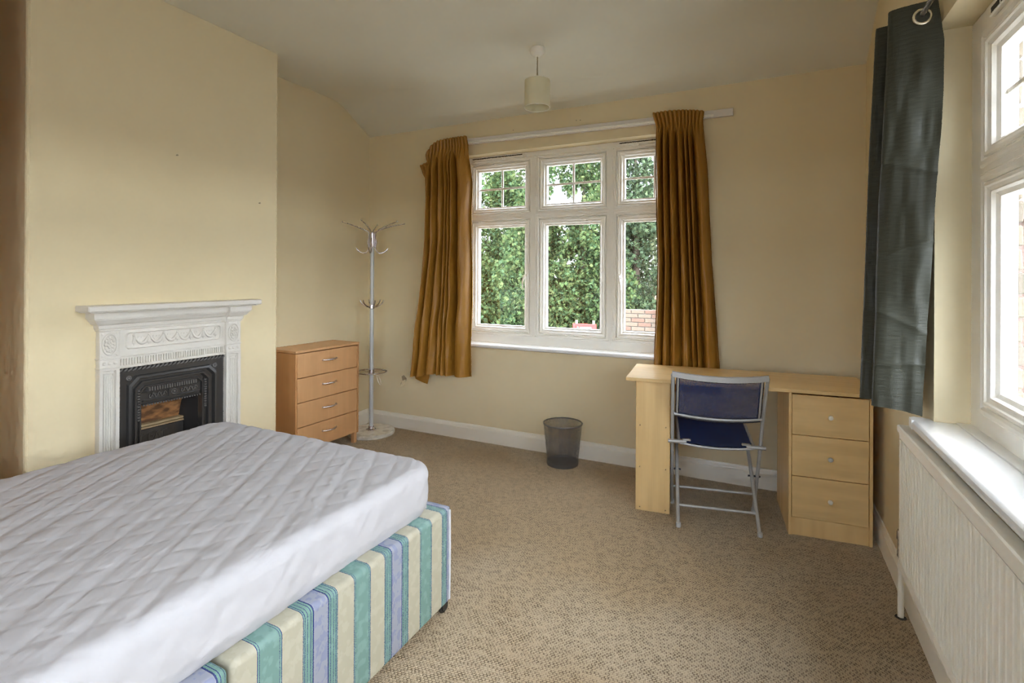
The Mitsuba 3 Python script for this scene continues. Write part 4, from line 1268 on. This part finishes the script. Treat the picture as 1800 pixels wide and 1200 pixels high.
G_L = (('dense green conifer in the hedge beyond the left and middle lights', 'hedge conifers'), ('grey-green tree beyond the right-hand light, above the garden wall', 'trees above the garden wall'),
       ('tall loose tree showing against the sky in the upper lights', 'tall trees behind the hedge'))
for k, (x, y, h, w, n, c) in enumerate(((-9.9, 12.6, 3.9, 1.5, 4200, GREEN), (-8.2, 12.2, 4.4, 1.4, 5200, OLIVE), (-6.7, 12.6, 4.2, 1.35, 5600, GREEN), (-5.35, 12.0, 3.9, 1.3, 5600, GREEN), (-4.1, 12.4, 4.5, 1.3, 5600, GREEN),
                                        (-2.9, 12.8, 4.9, 1.3, 5200, DARKG), (-1.7, 13.3, 5.0, 1.3, 4200, OLIVE), (-0.4, 13.6, 4.6, 1.4, 3200, OLIVE), (0.9, 14.0, 4.2, 1.4, 2600, DARKG),
                                        (-7.6, 15.5, 6.6, 1.6, 3000, OLIVE), (-5.0, 16.0, 6.2, 1.5, 2600, DARKG), (-2.6, 16.0, 7.4, 1.5, 3400, OLIVE))):
    tree(*G_L[2 if k >= 9 else (1 if k >= 6 else 0)], x, y, h, w, int(n * (7.0 if 0 < k < 6 else 3.0)), c, 40 + k, 0.098 if k < 9 else 0.125, 0.0 if k < 9 else 0.4)

# brick garden wall and pier at the right of the back window
gw = thing('garden_wall', 'brick garden wall with a pier seen low through the right-hand light', 'wall')
part(gw, 'core', cat([bx(-2.45, -1.30, 9.06, 9.24, -3.0, 0.74), bx(-1.62, -1.32, 8.97, 9.27, -3.0, 0.93)]), 'mortar')
z, row = -0.15, 0
while z < 0.74:
    for k in range(-1, 6):
        a = -2.45 + k * 0.235 + (0.1175 if row % 2 else 0)
        a0, a1 = max(a, -2.45), min(a + 0.222, -1.62)
        if a1 - a0 > 0.05:
            part(gw, 'brick', bx(a0, a1, 9.04, 9.12, z, z + 0.064, 0.004), ('brick_c', 'brick_b', 'brick_c')[(k + row) % 3])
    z += 0.0755
    row += 1
z = -0.15
while z < 0.92:
    part(gw, 'brick', bx(-1.64, -1.30, 8.95, 9.05, z, z + 0.064, 0.005), ('brick_b', 'brick_a')[row % 2])
    z += 0.0755
    row += 1
part(gw, 'pier_cap', bx(-1.68, -1.26, 8.91, 9.33, 0.93, 1.0, 0.012), 'brick_c')

# board sign among the trees
sg = thing('roadside_sign', 'red framed board with white lettering in front of the trees', 'sign')
sx0, sx1, sy, sz1 = -3.62, -3.12, 10.3, 0.34
part(sg, 'frame', cat([bx(sx0, sx0 + 0.055, sy - 0.02, sy + 0.02, -0.25, sz1), bx(sx1 - 0.055, sx1, sy - 0.02, sy + 0.02, -0.25, sz1), bx(sx0, sx1, sy - 0.02, sy + 0.02, sz1 - 0.035, sz1), bx(sx0, sx1, sy - 0.02, sy + 0.02, -0.25, -0.2)]), 'sign_red')
part(sg, 'board', bx(sx0 + 0.05, sx1 - 0.05, sy - 0.01, sy + 0.01, -0.22, sz1 - 0.03), 'sign_red')
dsh = []
r = np.random.default_rng(5)
for zz, hh in ((0.205, 0.07), (0.10, 0.075)):
    x = sx0 + 0.16
    while x < sx1 - 0.09:
        w = 0.018 + 0.014 * r.random()
        dsh.append(bx(x, x + w, sy - 0.014, sy - 0.009, zz, zz + hh))
        x += w + 0.008
part(sg, 'lettering', cat(dsh), 'sign_white')
part(sg, 'emblem', mapped(ext(Polygon([(sx0 + .07, .16), (sx0 + .15, .16), (sx0 + .125, .21), (sx0 + .14, .21), (sx0 + .11, .29), (sx0 + .08, .21), (sx0 + .095, .21)]), 0, 0.006), lambda u, v, w: (u, sy - 0.01 - w, v)), 'sign_green', label='green tree emblem')
for x in (sx0 + 0.065, sx1 - 0.065):
    part(sg, 'post', bx(x - 0.022, x + 0.022, sy + 0.012, sy + 0.055, -3.0, sz1 + 0.065, 0.004), 'sign_white')

# house across the road, seen at the edge of the right window
ho = thing('brick_house', 'red tiled brick house across the road through the right-hand window', 'house')
hx0, hy0, hw = 7.6, 21.5, 7.0
part(ho, 'wall', bx(hx0, hx0 + hw, hy0, hy0 + 9, -3.0, 3.3), 'tile_hanging')
rf = np.array([(hx0 - .4, hy0 - .4, 3.2), (hx0 + hw + .4, hy0 - .4, 3.2), (hx0 + hw + .4, hy0 + 9.4, 3.2), (hx0 - .4, hy0 + 9.4, 3.2), (hx0 + hw / 2, hy0 - .4, 6.0), (hx0 + hw / 2, hy0 + 9.4, 6.0)])
part(ho, 'roof', (rf, np.array([[0, 1, 4], [2, 3, 5], [0, 4, 5], [0, 5, 3], [1, 2, 5], [1, 5, 4], [0, 3, 2], [0, 2, 1]])), 'tile_hanging')
for wx in (0.25, 2.9, 5.2):
    for wz in (-1.9, 0.6):
        f_ = part(ho, 'window', cat([bx(hx0 + wx, hx0 + wx + 1.5, hy0 - 0.06, hy0 + 0.02, wz, wz + 0.08), bx(hx0 + wx, hx0 + wx + 1.5, hy0 - 0.06, hy0 + 0.02, wz + 1.42, wz + 1.5)]
                                     + [bx(hx0 + wx + k * 0.71, hx0 + wx + k * 0.71 + 0.08, hy0 - 0.06, hy0 + 0.02, wz, wz + 1.5) for k in range(3)]), 'sign_white')
        part(f_, 'pane', bx(hx0 + wx + 0.05, hx0 + wx + 1.45, hy0 - 0.02, hy0 + 0.01, wz + 0.05, wz + 1.45), 'dark_glass')
